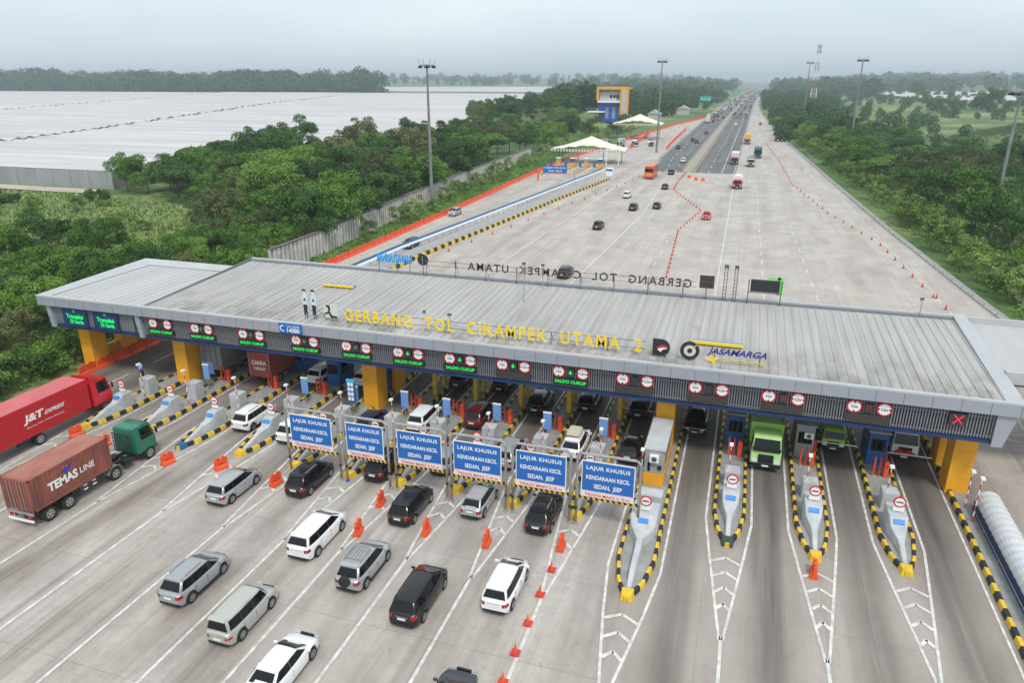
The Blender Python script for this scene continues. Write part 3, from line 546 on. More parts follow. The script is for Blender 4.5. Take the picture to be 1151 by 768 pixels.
t = thing("roof_sign", "bright blue lettering board above the rear roof edge at the left", "sign", (-31.5, 62.2, 9.2)); text("RAWATLALINAR", -2.3, 1.5, 0, .85, 0, M("sky_blue_letter", (.02, .32, .72), .5), t, depth=.08, bold=.03, face=1); mb = MB(); [mb.tube((a, -.05, -.8), (a, -.05, .4), .03, n=5) for a in (-2, 0, 1.3)]; mb.build("support_frame", m_dsteel, t)
t = thing("roof_lamp_post", "thin post with floodlight and cable near the left rear of the roof", "lamp", (-24.3, 52.3, 7.9)); 
mb = MB(); mb.box(-.1, .1, -.1, .1, -.05, .12); mb.build("box", m_dsteel, t)

# ------------------------------------------------------------------ blue height frames
LJ = [(-28.45, -24.45), (-24.0, -20.75), (-20.25, -16.6), (-16.2, -12.5), (-12.05, -8.35), (-7.95, -4.15)]
for i, (x0, x1) in enumerate(LJ):
    cx = (x0 + x1) / 2; hw = (x1 - x0) / 2; t = thing("height_frame", f"{ORD[i]} from the left of the steel frames with blue LAJUR KHUSUS signs", "height gantry", (cx, 38.1 - (.2 if i > 2 else 0), 0), 0, "height frames over the small car lanes")
    mb = MB(); 
    for s in (-1, 1): mb.tube((s * hw, 0, 0), (s * hw, 0, 4.75), .085, n=8); mb.tube((s * hw, 0, 4.75), (s * (hw - .25), 0, 5.0), .085, n=8)
    mb.tube((-hw + .25, 0, 5.0), (hw - .25, 0, 5.0), .085, n=8); mb.tube((-hw, 0, 2.05), (hw, 0, 2.05), .04, n=6); mb.build("frame", m_steel, t, smooth=40)
    for s in (-1, 1):
        mb = MB(); mb.tube((s * hw, 0, .02), (s * hw, 0, 2.1), .085, n=8); mb.tube((s * hw, 0, 1.1), (s * hw, 0, 1.3), .088, n=8, m=1); mb.build("post_sleeve", [m_yel, m_blk], t); MB().tube((s * hw, 0, 0), (s * hw, 0, .15), .15, n=10).build("foot", m_kerb if s > 0 or i != 1 else m_bsign, t)
    sw = min(hw - .25, 1.6); p = MB().box(-sw, sw, -.14, -.09, 2.55, 4.62).build("sign_panel", m_signw, t); q = MB().box(-sw + .05, sw - .05, -.15, -.142, 2.6, 4.57).build("blue_face", m_bsign, p)
    text("LAJUR KHUSUS", -sw * .82, sw * .82, 3.98, 4.32, -.152, m_signw, q, depth=.008, bold=.018, spacing=1.1); text("KENDARAAN KECIL", -sw * .82, sw * .82, 3.4, 3.68, -.152, m_signw, q, depth=.008, bold=.018); text("SEDAN,  JEEP", -sw * .52, sw * .54, 2.72, 3.1, -.152, m_signw, q, depth=.008, bold=.018)
    q = MB().box(-sw, sw, -.14, -.1, 2.17, 2.5).build("limit_strip", M("pinkish_white", (.8, .68, .66), .6) if i == 0 else bpy.data.materials["pinkish_white"], t); text("TINGGI MAKS 2.10 m", -sw * .85, sw * .85, 2.24, 2.43, -.142, m_red, q, depth=.008, bold=.015)
    mb = MB(); n = 22; w = 2 * hw / n
    for k in range(n): mb.prism([(-hw + k * w, 1.93), (-hw + k * w + w, 1.93), (-hw + k * w + w * .6, 2.1), (-hw + k * w - w * .4, 2.1)], 'y', -.06, .06, k % 2)
    mb.build("striped_bar", [m_yel, m_blk], t)

# ------------------------------------------------------------------ island equipment
EQ = {}
def bollard_set(x, y, n_or=2, lb="", flip=False):
    t = thing("barrier_machine", "orange barrier machine " + lb, "barrier", (x, y, .16), 0, "barrier machines on the islands")
    for k in range(n_or): MB().box(-.35 + k * .36, -.24 + k * .36, -.07, .07, 0, 1.45).build("guard_panel", m_orange if k != 1 else m_redpl, t, bevel=.015)
    MB().box(.32, .62, -.16, .22, 0, 1.2).build("motor_box", m_orange, t, bevel=.03); MB().box(.40, .54, -.165, -.162, .7, 1.0).build("reflector", m_redpl, t)
    return t
def reader(x, y, lb):
    t = thing("info_sign", "pale blue panel " + lb, "panel", (x, y, .16), 0, "pale blue panels on the islands")
    MB().tube((0, 0, 0), (0, 0, 1.5), .05, n=6).build("post", m_steel, t); p = MB().box(-.32, .32, -.05, .05, 1.0, 2.35).build("panel", M("panel_blue", (.16, .32, .66), .4) if 'panel_blue' not in bpy.data.materials else bpy.data.materials['panel_blue'], t, bevel=.02); MB().box(-.33, .33, -.06, .06, 2.352, 2.45).build("cap", m_signw, t)
def pole(x, y, h, lb):
    t = thing("camera_pole", "thin camera pole " + lb, "pole", (x, y, .16), 0, "thin camera poles on the islands")
    mb = MB(); n = 8
    for k in range(n): mb.tube((0, 0, h * k / n), (0, 0, h * (k + 1) / n), .035, n=6, m=k % 2)
    mb.build("pole", [m_redpl, m_signw], t); mb = MB(); mb.box(-.12, .12, -.22, .1, h, h + .13); mb.build("camera_head", m_signw, t)
def booth(x, y, L_, col, lb, w=1.25, h=2.5, ac=False):
    t = thing("toll_booth", lb, "booth", (x, y, .16), 0)
    MB().box(-w / 2, w / 2, 0, L_, 0, h).build("body", col, t, bevel=.05); MB().box(-w / 2 - .08, w / 2 + .08, -.08, L_ + .08, h + .01, h + .12).build("roof", m_kerb, t)
    MB().box(-w / 2 + .15, w / 2 - .15, -.02, 0.0, 1.15, 2.05).build("window", m_glass, t)
    for s in (-1, 1): MB().box(s * (w / 2), s * (w / 2 + .015), .5, 1.7, 1.1, 2.05).build("window", m_glass, t)
    return t
for i, (x, w, y0) in enumerate(ISL):
    wh = "on the island " + WHERE[i]
    if i == 10: continue
    bollard_set(x - .05, 49.6 + (.4 if i < 4 else 0), 2, wh)
    if i not in (0, 2, 11, 12, 13): reader(x - .1, 47.6 + (.3 if i % 2 else 0), wh)
    pole(x + (.3 if i < 11 else -.25), 44.9 if i < 11 else 45.3, 3.0, wh)
    if i in (0, 3, 4): booth(x + .1, 52.0, 2.6, m_bbooth, "dark blue booth " + wh)
    if i in (1, 2): booth(x, 54.0, 2.6, m_bbooth, "dark blue booth " + wh)
    if i in (11, 13): booth(x, 51.2, 2.8, m_bbooth, "deep blue booth " + wh)
    if 5 <= i <= 9:
        t = thing("guard_post", "bent yellow post " + wh, "guard post", (x + .3, 53.0, .16), 0, "yellow guard posts"); mb = MB(); mb.box(-.18, .18, -.12, .12, 0, 2.4); mb.box(-.18, .18, -.12, 1.6, 2.4, 2.7); mb.build("post", m_yel, t, bevel=.04); MB().box(-.16, .16, 1.9, 2.15, 0, 2.6).build("rear_post", m_yel, t)
    if i in (12,):
        t = booth(x - .1, 50.8, 3.2, m_gbooth, "grey booth " + wh); MB().box(-.1, .5, -.35, -.08, 1.7, 2.15).build("air_conditioner", m_signw, t); MB().tube((.2, -.36, 1.92), (.2, -.37, 1.92), .16, n=14).build("fan", m_dsteel, t)
# the big grey booth
bx, by = -3.95, 43.6
t = thing("toll_booth", "large grey toll booth with yellow base and air conditioner on the front", "booth", (bx, by, .16))
MB().box(-.66, .66, 0, 4.9, .95, 2.65).build("body", m_gbooth, t, bevel=.04); MB().box(-.70, .70, -.03, 4.93, 0, .95).build("yellow_base", m_pillar, t, bevel=.03); MB().box(-.72, .72, -.06, 4.96, 2.66, 2.76).build("roof", m_grey, t)
MB().box(-.3, .3, -.3, -.02, 1.9, 2.4).build("air_conditioner", m_signw, t); MB().tube((.0, -.31, 2.15), (0, -.32, 2.15), .18, n=16).build("fan", m_dsteel, t); MB().box(-.42, -.25, -.03, 0, 1.1, 1.75).build("window", m_glass, t); MB().box(.25, .5, -.12, -.01, 1.3, 1.6).build("meter_box", m_blk, t); MB().box(.66, .68, 1.2, 2.6, 1.3, 2.2).build("window", m_glass, t)
pole(-4.7, 43.2, 2.8, "at the front left of the large grey booth")
for x, y, lx, lb in [(-5.2, 53.6, -2.6, "in the lane left of the large grey booth"), (9.6, 52.2, -2.8, "in front of the small green truck"), (14.4, 51.9, -2.9, "in front of the white truck with red stripes")]:
    t = thing("lift_barrier", "lowered white barrier arm " + lb, "barrier arm", (x, y, .95), 0, "lowered barrier arms"); mb = MB(); mb.tube((0, 0, 0), (lx, 0, 0), .045, n=6); mb.build("arm", m_signw, t); MB().box(lx - .15, lx + .1, -.12, .12, -.9, .1).build("stand", m_orange, t)
# signal and panel at island on the left edge
t = thing("signal_post", "short post with round blue arrow sign and traffic signal by the red truck", "signal", (-48.6, 46.0, .16)); MB().tube((0, 0, 0), (0, 0, 2.2), .05, n=6).build("post", m_steel, t); MB().tube((0, -.05, 2.35), (0, -.09, 2.35), .33, n=20).build("blue_disc", m_bsign, t); MB().prism([(-.15, 2.2), (.15, 2.4), (.0, 2.5), (.2, 2.55), (.22, 2.35), (-.08, 2.15)], 'y', -.095, -.1).build("arrow_symbol", m_signw, t); MB().box(-.14, .14, -.14, .1, 1.35, 1.95).build("signal_head", m_blk, t)
t = thing("info_screen", "tall cyan topped information screen beside the middle yellow column", "screen", (-28.5, 46.9, .16)); MB().box(-.35, .35, -.08, .08, 1.3, 3.1).build("screen", m_bbooth, t); MB().box(-.36, .36, -.1, .1, 3.105, 3.3).build("header", M("cyan", (.03, .45, .75), .5), t); mb = MB(); [mb.box(-.25 + .28 * a, -.03 + .28 * a, -.1, -.082, 1.5 + .42 * k, 1.8 + .42 * k) for a in (0, 1) for k in range(4)]; mb.build("pictures", m_signw, t); MB().tube((0, 0, 0), (0, 0, 1.3), .05).build("post", m_steel, t)

# right edge: kerb, verge and covered walkway
t = thing("edge_kerb", "yellow and black striped kerb along the right edge of the last lane", "kerb", (15, 40, 0)); mb = MB(); striped(mb, [(0, -55), (0, 26)], .3, -.02, .30, .7); mb.build("kerb", [m_yel, m_blk], t)
mb = MB(); mb.box(15.15, 15.9, -14, 66, -.05, .14); mb.build("verge", m_isl)['kind'] = 'structure'
t = thing("covered_walkway", "long ribbed white barrel roofed tube on a blue base along the right edge", "walkway", (16.5, 46.8, 0)); secs = []
for k in range(110):
    y = -k * .33; r = .72 if k % 2 else .755
    secs.append([(.05 + r * math.cos(a) * 1.0, y, .95 + r * math.sin(a) * .95) for a in np.linspace(0, math.pi, 12)])
mb = MB(); mb.loft(secs, closed=False, caps=False); mb.build("barrel_roof", M("white_sheet", (.62, .63, .64), .45, .1, var=.06, scale=1.5), t, fix=False)
MB().box(-.66, -.6, -36, 0, 0, .96).build("side_wall", m_bluef, t); MB().box(.72, .78, -36, 0, 0, .93).build("side_wall", m_kerb, t)
pole(15.5, 45.4, 3.0, "at the verge beside the barrel roofed tube"); pole(15.45, 47.0, 2.6, "at the verge right behind the barrel roofed tube")
t = thing("guard_rail", "thin steel railing along the verge at the right edge", "railing", (15.75, 40, .14)); mb = MB(); mb.tube((0, -50, .35), (0, 6, .35), .03, n=5); [mb.tube((0, y, 0), (0, y, .35), .025, n=5) for y in range(-50, 7, 3)]; mb.build("rail", m_steel, t)

# ------------------------------------------------------------------ barriers and cones
def barrier_mesh(L_=1.3, h=.85, n=3):
    mb = MB(); mb.loft([[(x, -.24, 0), (x, .24, 0), (x, .2, .18), (x, .09, .32), (x, .08, h), (x, -.08, h), (x, -.09, .32), (x, -.2, .18)] for x in (-L_ / 2, L_ / 2)])
    for k in (-1, 1): mb.box(k * L_ * .22 - .12, k * L_ * .22 + .12, -.1, .1, h, h + .12)
    return mb
wb = thing("water_barrier", "orange plastic water barrier in the gore before the second island, beside the red truck", "barrier", (-47.3, 37.6, 0), R(75), "orange water barriers at the island noses"); barrier_mesh(.95, .8).build("body", m_orange, wb, bevel=.03); MB().box(-.25, .25, -.12, .12, .42, .5).build("recess", m_redpl, wb)
WB = [(-37.5, 36.3, 72, "in the gore right of the green tractor"), (-33.4, 36.9, 65, "in the gore behind the silver wagon"), (-28.4, 36.2, 80, "right under the first blue height frame"), (-20.5, 36.2, 98, "in front of the third blue height frame, upper of its lane"), (-20.3, 32.9, 100, "left of the glossy black car, ahead of the white one"), (-16.4, 34.2, 98, "in the gore between the black car and the silver hatchback"), (-12.5, 34.2, 94, "in the gore right of the silver hatchback"), (-8.2, 35.2, 92, "in the gore right of the dark car under the fifth frame"), (5.8, 37.1, 88, "at the nose of the island between the green trucks"), (-44.0, 37.0, 70, "behind the green tractor cab")]
for x, y, a, lb in WB: dup(wb, (x, y, 0), R(a), "orange plastic water barrier " + lb)
wp = thing("post_cone", "red rubber delineator post on the white line near the bottom, one of a row", "cone", (-8.2, 33, 0), 0, "delineator posts along the white line"); mb = MB(); mb.box(-.22, .22, -.22, .22, .02, .1); mb.build("base", m_redpl, wp); MB().tube((0, 0, .1), (0, 0, .62), .09, .03, n=8).build("cone", m_orange, wp)
for y in (30.8, 28.5, 26.4, 24.5): dup(wp, (-8.25, y, 0))
# red barriers along the left road edge under the canopy, orange ones beyond
lb_ = thing("edge_barrier", "orange water barrier in the long row along the left road edge", "barrier", (-57.1, 48, 0), R(90), "orange water barriers lining the left road edge"); barrier_mesh(1.85, .9).build("body", m_orange, lb_)
for k in range(1, 11): dup(lb_, (-57.0, 48 + k * 2.0, 0), R(90))
def along(T, step):
    pts = [Vector(p) for p in T]; out = []; carry = 0
    for a, b in zip(pts[:-1], pts[1:]):
        d = b - a; L_ = d.length; t_ = carry
        while t_ < L_: out.append((a + d * (t_ / L_), math.atan2(d.y, d.x))); t_ += step
        carry = t_ - L_
    return out
for p, a in along([(-57.6, 88), (-57.9, 140), (-60.0, 233), (-57.5, 290)], 2.05): dup(lb_, (p.x, p.y, 0), a)
far_b = MB(); 
lb2 = thing("edge_barrier", "orange water barrier in the row along the far ramp", "barrier", (-51.6, 380, 0), R(85), "orange water barriers along the far ramp"); barrier_mesh(3.0, 1.1).build("body", m_orange, lb2)
for p, a in along([(-55, 330), (-51, 385), (-44, 470), (-33, 560)], 3.3) + along([(-31.5, 300), (-33, 345), (-34.5, 420)], 3.3) + along([(-46, 300), (-49, 380)], 3.3): dup(lb2, (p.x, p.y, 0), a)
cone = thing("traffic_cone", "small orange traffic cone in the line along the right side of the far plaza", "cone", (24.3, 100, 0), 0, "traffic cones on the far plaza"); mb = MB(); mb.box(-.2, .2, -.2, .2, .01, .06); mb.build("base", m_redpl, cone); mb = MB(); mb.tube((0, 0, .06), (0, 0, .62), .13, .03, n=8); mb.build("cone", m_redpl, cone)
for p, a in along([(24.3, 95), (22, 134), (16.5, 162), (11.3, 205), (9.5, 270), (6, 340)], 5.2) : dup(cone, (p.x, p.y, 0))
for p, a in along([(-44.5, 106), (-38.5, 145), (-31.8, 186), (-29, 210)], 7.5): dup(cone, (p.x, p.y, 0), label="small orange traffic cone in the loose line beside the blue roofed wall")
for p, a in along([(-9.3, 100), (-11, 134), (-8.5, 157), (-17.2, 186), (-17.6, 201), (-17.4, 222)], 2.8): dup(cone, (p.x, p.y, 0), label="red cone in the dense zigzag line in the middle of the plaza")
for x, y in ((-15.5, 211), (-13.3, 207), (-11.4, 206)): dup(wb, (x, y, 0), R(10), "red water barrier lying across the closed lane before the dark asphalt", "red water barriers across the closed lane")

# ------------------------------------------------------------------ blue roofed wall with striped kerb
t = thing("roofed_wall", "long low wall with blue and white roof running from the canopy to the ramp gate", "wall", (-49, 95, 0))
pts = [(-49.6, 76), (-48.7, 98), (-45.6, 130), (-42.3, 165), (-38.6, 207)]
def ribbon(pts, prof, mb, m=0):
    secs = []
    for i, p in enumerate(pts):
        a = Vector(pts[max(0, i - 1)]); b = Vector(pts[min(len(pts) - 1, i + 1)]); d = (b - a).normalized(); n = Vector((d.y, -d.x)); secs.append([(p[0] + n.x * u, p[1] + n.y * u, z) for u, z in prof])
    mb.loft(secs, m)
def rebase(o): o.location = -Vector(o.parent.location); return o
mb = MB(); ribbon(pts, [(-.1, 0), (.1, 0), (.1, 1.2), (-.1, 1.2)], mb); [mb.box(p.x - .05, p.x + .05, p.y - .05, p.y + .05, 1.2, 2.15) for p, a in along(pts, 2.5)]; rebase(mb.build("panel_wall", M("pale_panel", (.62, .64, .66), .6), t)); mb = MB(); ribbon(pts, [(-.1, 2.2), (.45, 2.1), (.45, 2.17), (-.1, 2.27)], mb); rebase(mb.build("roof", M("roof_white", (.55, .62, .68), .5), t)); mb = MB(); ribbon(pts, [(-.9, 2.2), (-.1, 2.2), (-.1, 2.3), (-.9, 2.3)], mb); rebase(mb.build("roof_edge", M("roof_blue", (.01, .07, .17), .6), t))
t = thing("ramp_kerb", "yellow and black striped kerb along the blue roofed wall", "kerb", (-47, 100, 0)); mb = MB(); striped(mb, [(-48.2, 70), (-47.2, 100), (-44, 130), (-40.4, 165), (-36.2, 201)], .45, 0, .55, 1.2); rebase(mb.build("kerb", [m_yel, m_blk], t))
mb = MB(); ribbon([(-48.6, 70), (-47.7, 100), (-44.5, 130), (-40.9, 165), (-36.7, 201)], [(-.6, 0), (.4, 0), (.4, .12), (-.6, .12)], mb); mb.build("kerb_strip", m_kerb)['kind'] = 'structure'

# left boundary wall of ribbed panels
t = thing("boundary_wall", "weathered ribbed pale concrete wall behind the orange barriers", "wall", (-62, 94, 0)); WL = [(-62.3, 84), (-62.6, 96), (-64.3, 116), (-66.5, 138), (-69, 170), (-71, 205), (-73, 250)]
mb = MB(); ribbon(WL, [(-.12, -.5), (.12, -.5), (.12, 3.6), (-.12, 3.6)], mb)
rebase(mb.build("panels", M("weathered_concrete", (.52, .50, .46), .9, vscale=(.9, .9, .25), col2=(.24, .23, .2)), t))
mb = MB(); mb2 = MB()
for k, (p, a) in enumerate(along(WL, 1.05)):
    n = Vector((math.sin(a), -math.cos(a))); mb.box(p.x + n.x * .14 - .12, p.x + n.x * .14 + .12, p.y - .12, p.y + .12, -.4, 3.66)
rebase(mb.build("ribs", M("rib_concrete", (.58, .56, .52), .9, var=.25, scale=.9), t)); mb = MB(); ribbon(WL, [(-.3, 3.62), (.3, 3.62), (.3, 3.8), (-.3, 3.8)], mb); rebase(mb.build("coping", M("dark_coping", (.13, .12, .11), .9, var=.3, scale=1), t))
# grass verge between barrier and wall, right boundary rail
strip("grass_verge", [(84, -62.2, -58.2), (140, -66.4, -58.6), (233, -72, -60.8), (330, -72, -56), (470, -60, -46), (560, -50, -36)], -.03, M("verge_grass", (.10, .17, .04), .95, var=.4, scale=.6))
GR = [(32.4, 62), (29.1, 95.7), (25.6, 143), (22.1, 205), (17.8, 288), (12.4, 395), (7, 600), (5, 704), (3, 950)]
t = thing("guard_rail", "pale steel guard rail with concrete foot along the right edge of the far plaza", "guard rail", (32, 62, 0)); mb = MB(); ribbon(GR, [(-.03, .45), (.08, .5), (.03, .62), (.08, .74), (-.03, .8)], mb); rebase(mb.build("rail", M("rail_pale", (.6, .62, .62), .4, .3), t)); mb = MB(); ribbon(GR, [(.0, -.1), (.5, -.1), (.5, .12), (0, .12)], mb); rebase(mb.build("foot", m_kerb, t)); mb = MB(); [mb.box(p.x, p.x + .12, p.y - .06, p.y + .06, 0, .8) for p, a in along(GR, 4)]; rebase(mb.build("posts", m_steel, t))
t = thing("boundary_wall", "low broken white panel wall under the trees right of the guard rail", "wall", (34, 100, 0)); mb = MB()
for k, (p, a) in enumerate(along([(33.8, 96), (34.6, 106), (34.6, 122)], 2.2)):
    if k % 4 != 3: mb.box(p.x - .08, p.x + .08, p.y - .95, p.y + .95, -1.5, .9 + .1 * (k % 2))
rebase(mb.build("panels", M("white_panel", (.55, .54, .5), .9, var=.2, scale=1), t))
# median barriers
for dx, lb in ((-1.25, "left"), (1.55, "right")):
    t = thing("median_barrier", f"long low concrete barrier on the {lb} side of the highway median", "barrier", (-17, 225, 0)); mb = MB(); ribbon([(ix(CL, y) + dx, y) for y in (226, 400, 560, 927, 1500, 2300, 4000)], [(-.25, 0), (.25, 0), (.1, .8), (-.1, .8)], mb); rebase(mb.build("barrier", m_kerb, t))

# ------------------------------------------------------------------ vehicles
def wheel_meshes(r, w):
    mb = MB(); mb.tube((-w / 2, 0, 0), (w / 2, 0, 0), r, n=18); a = mb.mesh("tyre"); a.materials.append(m_tyre)
    a.polygons.foreach_set('use_smooth', [True] * len(a.polygons)); a.set_sharp_from_angle(angle=R(40))
    mb = MB(); mb.tube((w / 2 - .01, 0, 0), (w / 2 + .012, 0, 0), r * .62, n=14); 
    for k in range(5): t_ = 2 * math.pi * k / 5; mb.prism([(math.cos(t_ + d) * r * q, math.sin(t_ + d) * r * q) for d, q in ((.35, .22), (.28, .5), (.9, .5), (.85, .24))], 'x', w / 2 + .012, w / 2 + .016, 1)
    mb.tube((-w / 2 - .012, 0, 0), (-w / 2 + .01, 0, 0), r * .62, n=14); b = mb.mesh("rim"); b.materials.append(m_rim); b.materials.append(m_blk); return a, b
WM = wheel_meshes(.335, .21); WT = wheel_meshes(.46, .28); WTD = wheel_meshes(.46, .5)
def wheel(t, x, y, r, ms, right=True):
    o = link(ms[0], "wheel", t, (x, y, r)); q = link(ms[1], "rim", o)
    if not right: o.rotation_euler = (0, 0, math.pi)
    return o
CARS = {  # L, W, roof z, belt z, hood z, (y of glasshouse: rear bottom, rear top, front top, front bottom) measured from the centre
    'mpv': dict(L=4.28, W=1.76, H=1.53, belt=.98, hood=.90, g=(-2.02, -1.68, .42, 1.52), wb=2.62, rails=False, clad=False),
    'suv': dict(L=4.26, W=1.78, H=1.59, belt=.98, hood=.99, g=(-1.98, -1.56, .34, 1.36), wb=2.62, rails=True, clad=True),
    'big': dict(L=4.6, W=1.85, H=1.63, belt=1.05, hood=1.0, g=(-2.2, -1.86, .55, 1.64), wb=2.8, rails=False, clad=False),
    'hatch': dict(L=3.9, W=1.66, H=1.42, belt=.9, hood=.86, g=(-1.80, -1.28, .22, 1.32), wb=2.45, rails=False, clad=False),
    'van': dict(L=4.3, W=1.68, H=1.68, belt=1.0, hood=.95, g=(-2.06, -1.95, .75, 1.3), wb=2.5, rails=False, clad=False),
    'sedan': dict(L=4.4, W=1.74, H=1.40, belt=.92, hood=.86, g=(-1.75, -1.05, .35, 1.2), wb=2.6, rails=False, clad=False)}
_cm = {}
def car_meshes(kind):
    if kind in _cm: return _cm[kind]
    c = CARS[kind]; L_, Wd, H_, belt, hood = c['L'], c['W'], c['H'], c['belt'], c['hood']; yb0, yt0, yt1, yf1 = c['g']; hw = Wd / 2; out = {}; r = .335; wbh = c['wb'] / 2
    def ztop(y):
        if y < yb0 + .05: return belt - .02 if kind != 'sedan' else belt
        if y < yf1 - .25: return belt
        t_ = (y - (yf1 - .25)) / (L_ / 2 - yf1 + .25); return belt + (hood - belt) * min(1, t_ * 2.2) - (.26 * max(0, t_ - .35) ** 1.5 / .4)
    def halfw(y):
        t_ = abs(y) / (L_ / 2); return hw * (1 - .20 * t_ ** 8) * (1 - .06 * t_ ** 2)
    ysn = sorted(set([-L_ / 2, -L_ / 2 + .05, -L_ / 2 + .13] + list(np.arange(-L_ / 2 + .2, L_ / 2 - .18, .085)) + [L_ / 2 - .15, L_ / 2 - .06, L_ / 2]))
    secs = []
    for y in ysn:
        w = halfw(y); zt = ztop(y); zb = .24; e = 0
        d = L_ / 2 - abs(y)
        if d < .2: zb += (.2 - d) * .8; zt -= (.2 - d) ** 1.6 * (3.4 if y > 0 else 1.3)
        for yw in (-wbh, wbh):
            dd = abs(y - yw)
            if dd < r + .07: zb = max(zb, r * .98 + math.sqrt(max(0, (r + .07) ** 2 - dd ** 2)))
        zb = min(zb, zt - .15); zm = max(zb + .04, (zb + zt) / 2)
        half = [(w * .97, zb), (w * 1.0, min(zb + .1, zm)), (w * 1.005, zm), (w * .985, zt - .13 if zt - .13 > zm else zm + .01), (w * .945, zt - .03), (w * .86, zt), (w * .4, zt + .025)]
        secs.append([(x, y, z) for x, z in half] + [(-x, y, z) for x, z in reversed(half)])
    mb = MB(); mb.loft(secs)
    # glasshouse shell
    xb = hw * .90; xt = hw * .655; zr = H_
    def zroof(y):
        if y <= yt0: return belt + (zr - .05 - belt) * (y - yb0) / (yt0 - yb0)
        if y >= yt1: return belt + (zr - .03 - belt) * (yf1 - y) / (yf1 - yt1)
        t_ = (y - yt0) / (yt1 - yt0); return zr - .05 * (1 - t_) - .03 * t_ + .07 * math.sin(math.pi * t_)
    ycg = (yb0 + yf1) / 2; hg = (yf1 - yb0) / 2
    def fx(y): return 1 - .15 * min(1, abs(y - ycg) / hg) ** 3
    gs = []
    for y in [yb0, (yb0 + yt0) / 2, yt0 - .02, yt0 + .08] + list(np.linspace(yt0 + .3, yt1 - .2, 6)) + [yt1 - .05, yt1 + .06, (yt1 + yf1) / 2, yf1]:
        z = max(zroof(y), belt - .01 + .02); q = (z - belt) / (zr - belt); x2 = xb + (xt - xb) * q
        f_ = fx(y); gs.append([(X_ * f_, Y_, Z_) for X_, Y_, Z_ in [(xb, y, belt - .04), (x2 + (xb - xt) * min(q, .09), y, max(belt, z - .07)), (x2 - .03, y, z - .035), (x2 - .11, y, z - .004), (x2 * .5, y, z + .024), (-x2 * .5, y, z + .024), (-x2 + .11, y, z - .004), (-x2 + .03, y, z - .035), (-x2 - (xb - xt) * min(q, .09), y, max(belt, z - .07)), (-xb, y, belt - .04)]])
    mb.loft(gs)
    me = mb.mesh("body"); me.polygons.foreach_set('use_smooth', [True] * len(me.polygons)); me.set_sharp_from_angle(angle=R(38)); out['body'] = me
    mb = MB(); mb.box(-hw * .74, hw * .74, -L_ / 2 + .4, L_ / 2 - .4, .2, .7); mb.box(-hw * .88, hw * .88, -wbh + .3, wbh - .3, .19, .6); out['underbody'] = mb.mesh("underbody")
    # windows
    def side(y, q, s, o=.012): x = xb + (xt - xb) * q; return (s * (x * fx(y) + o), y, belt + (zr - belt) * q + 0)
    def yr(q): return yb0 + (yt0 - yb0) * q
    def yf(q): return yf1 + (yt1 - yf1) * q
    q0, q1 = .07, .80; wins = []
    a, b = yr(q0) + .16, yf(q0) - .22; a2, b2 = yr(q1) + .14, yf(q1) - .10
    cuts = [0, .30, .62, 1] if kind != 'sedan' else [0, .48, 1]
    if kind == 'hatch': cuts = [0, .22, .58, 1]
    for s in (-1, 1):
        for c0, c1 in zip(cuts[:-1], cuts[1:]):
            y0_, y1_ = a + (b - a) * c0 + .006, a + (b - a) * c1 - .006; lo = a2 if c0 == 0 else max(a2, y0_); hi = b2 if c1 == 1 else min(b2, y1_)
            w = MB(); K = 5; w.add([side(y0_ + (y1_ - y0_) * k_ / K, q0, s) for k_ in range(K + 1)] + [side(lo + (hi - lo) * k_ / K, q1, s) for k_ in range(K + 1)], [(k_, k_ + 1, K + 2 + k_, K + 1 + k_) if s > 0 else (K + 1 + k_, K + 2 + k_, k_ + 1, k_) for k_ in range(K)]); wins.append(w.mesh("side_window", False))
    out['side_windows'] = wins
    def slope(y0_, z0_, y1_, z1_, f0, f1, wb_, wt_, o):
        d = Vector((0, y1_ - y0_, z1_ - z0_)); n = Vector((0, -d.z, d.y)).normalized() * o
        if n.z < 0: n = -n
        p = lambda f: (y0_ + (y1_ - y0_) * f + n.y, z0_ + (z1_ - z0_) * f + n.z)
        (ya, za), (yb_, zb_) = p(f0), p(f1); w = MB(); w.add([(-wb_, ya, za), (wb_, ya, za), (wt_, yb_, zb_), (-wt_, yb_, zb_)], [(0, 1, 2, 3)]); return w
    out['windscreen'] = slope(yf1, belt, yt1 + .0, zr - .01, .08, .93, hw * .74, hw * .60, .02).mesh("windscreen")
    w = slope(yb0, belt, yt0, zr - .04, .10, .80, hw * .72, hw * .58, .022); out['rear_window'] = w.mesh("rear_window")
    # lights
    for s, nm in ((-1, 0), (1, 0)):
        pass
    yR = -L_ / 2; tl = []; hl = []
    for s in (-1, 1):
        def patch(e, z0_, z1_, a_in, reach):
            pl = [(a_in, e * (L_ / 2 + .012)), (halfw(L_ / 2) * .93, e * (L_ / 2 + .012))] + [(halfw(L_ / 2 - d_) + .014, e * (L_ / 2 - d_)) for d_ in np.linspace(.02, reach, 5)]
            w = MB(); k_ = len(pl); w.add([(s * x_, y_, z0_ + (.03 if i_ > 3 else 0)) for i_, (x_, y_) in enumerate(pl)] + [(s * x_ * .985, y_, z1_) for x_, y_ in pl], [(i_, i_ + 1, k_ + i_ + 1, k_ + i_) for i_ in range(k_ - 1)]); return w
        z0_, z1_ = (belt - .32, belt - .09) if kind != 'van' else (.60, .76)
        tl.append(patch(-1, z0_, z1_, hw * .55, .26).mesh("tail_light", False)); hl.append(patch(1, hood - .36, hood - .22, hw * .5, .32).mesh("headlight", False))
    out['tl'] = tl; out['hl'] = hl
    m = MB(); m.box(-.23, .23, yR - .03, yR - .005, .62 if kind != 'van' else .5, .74 if kind != 'van' else .62); m.box(-.22, .22, L_ / 2 + .0, L_ / 2 + .02, .40, .51); out['plate'] = m.mesh("number_plate")
    out['trims'] = []
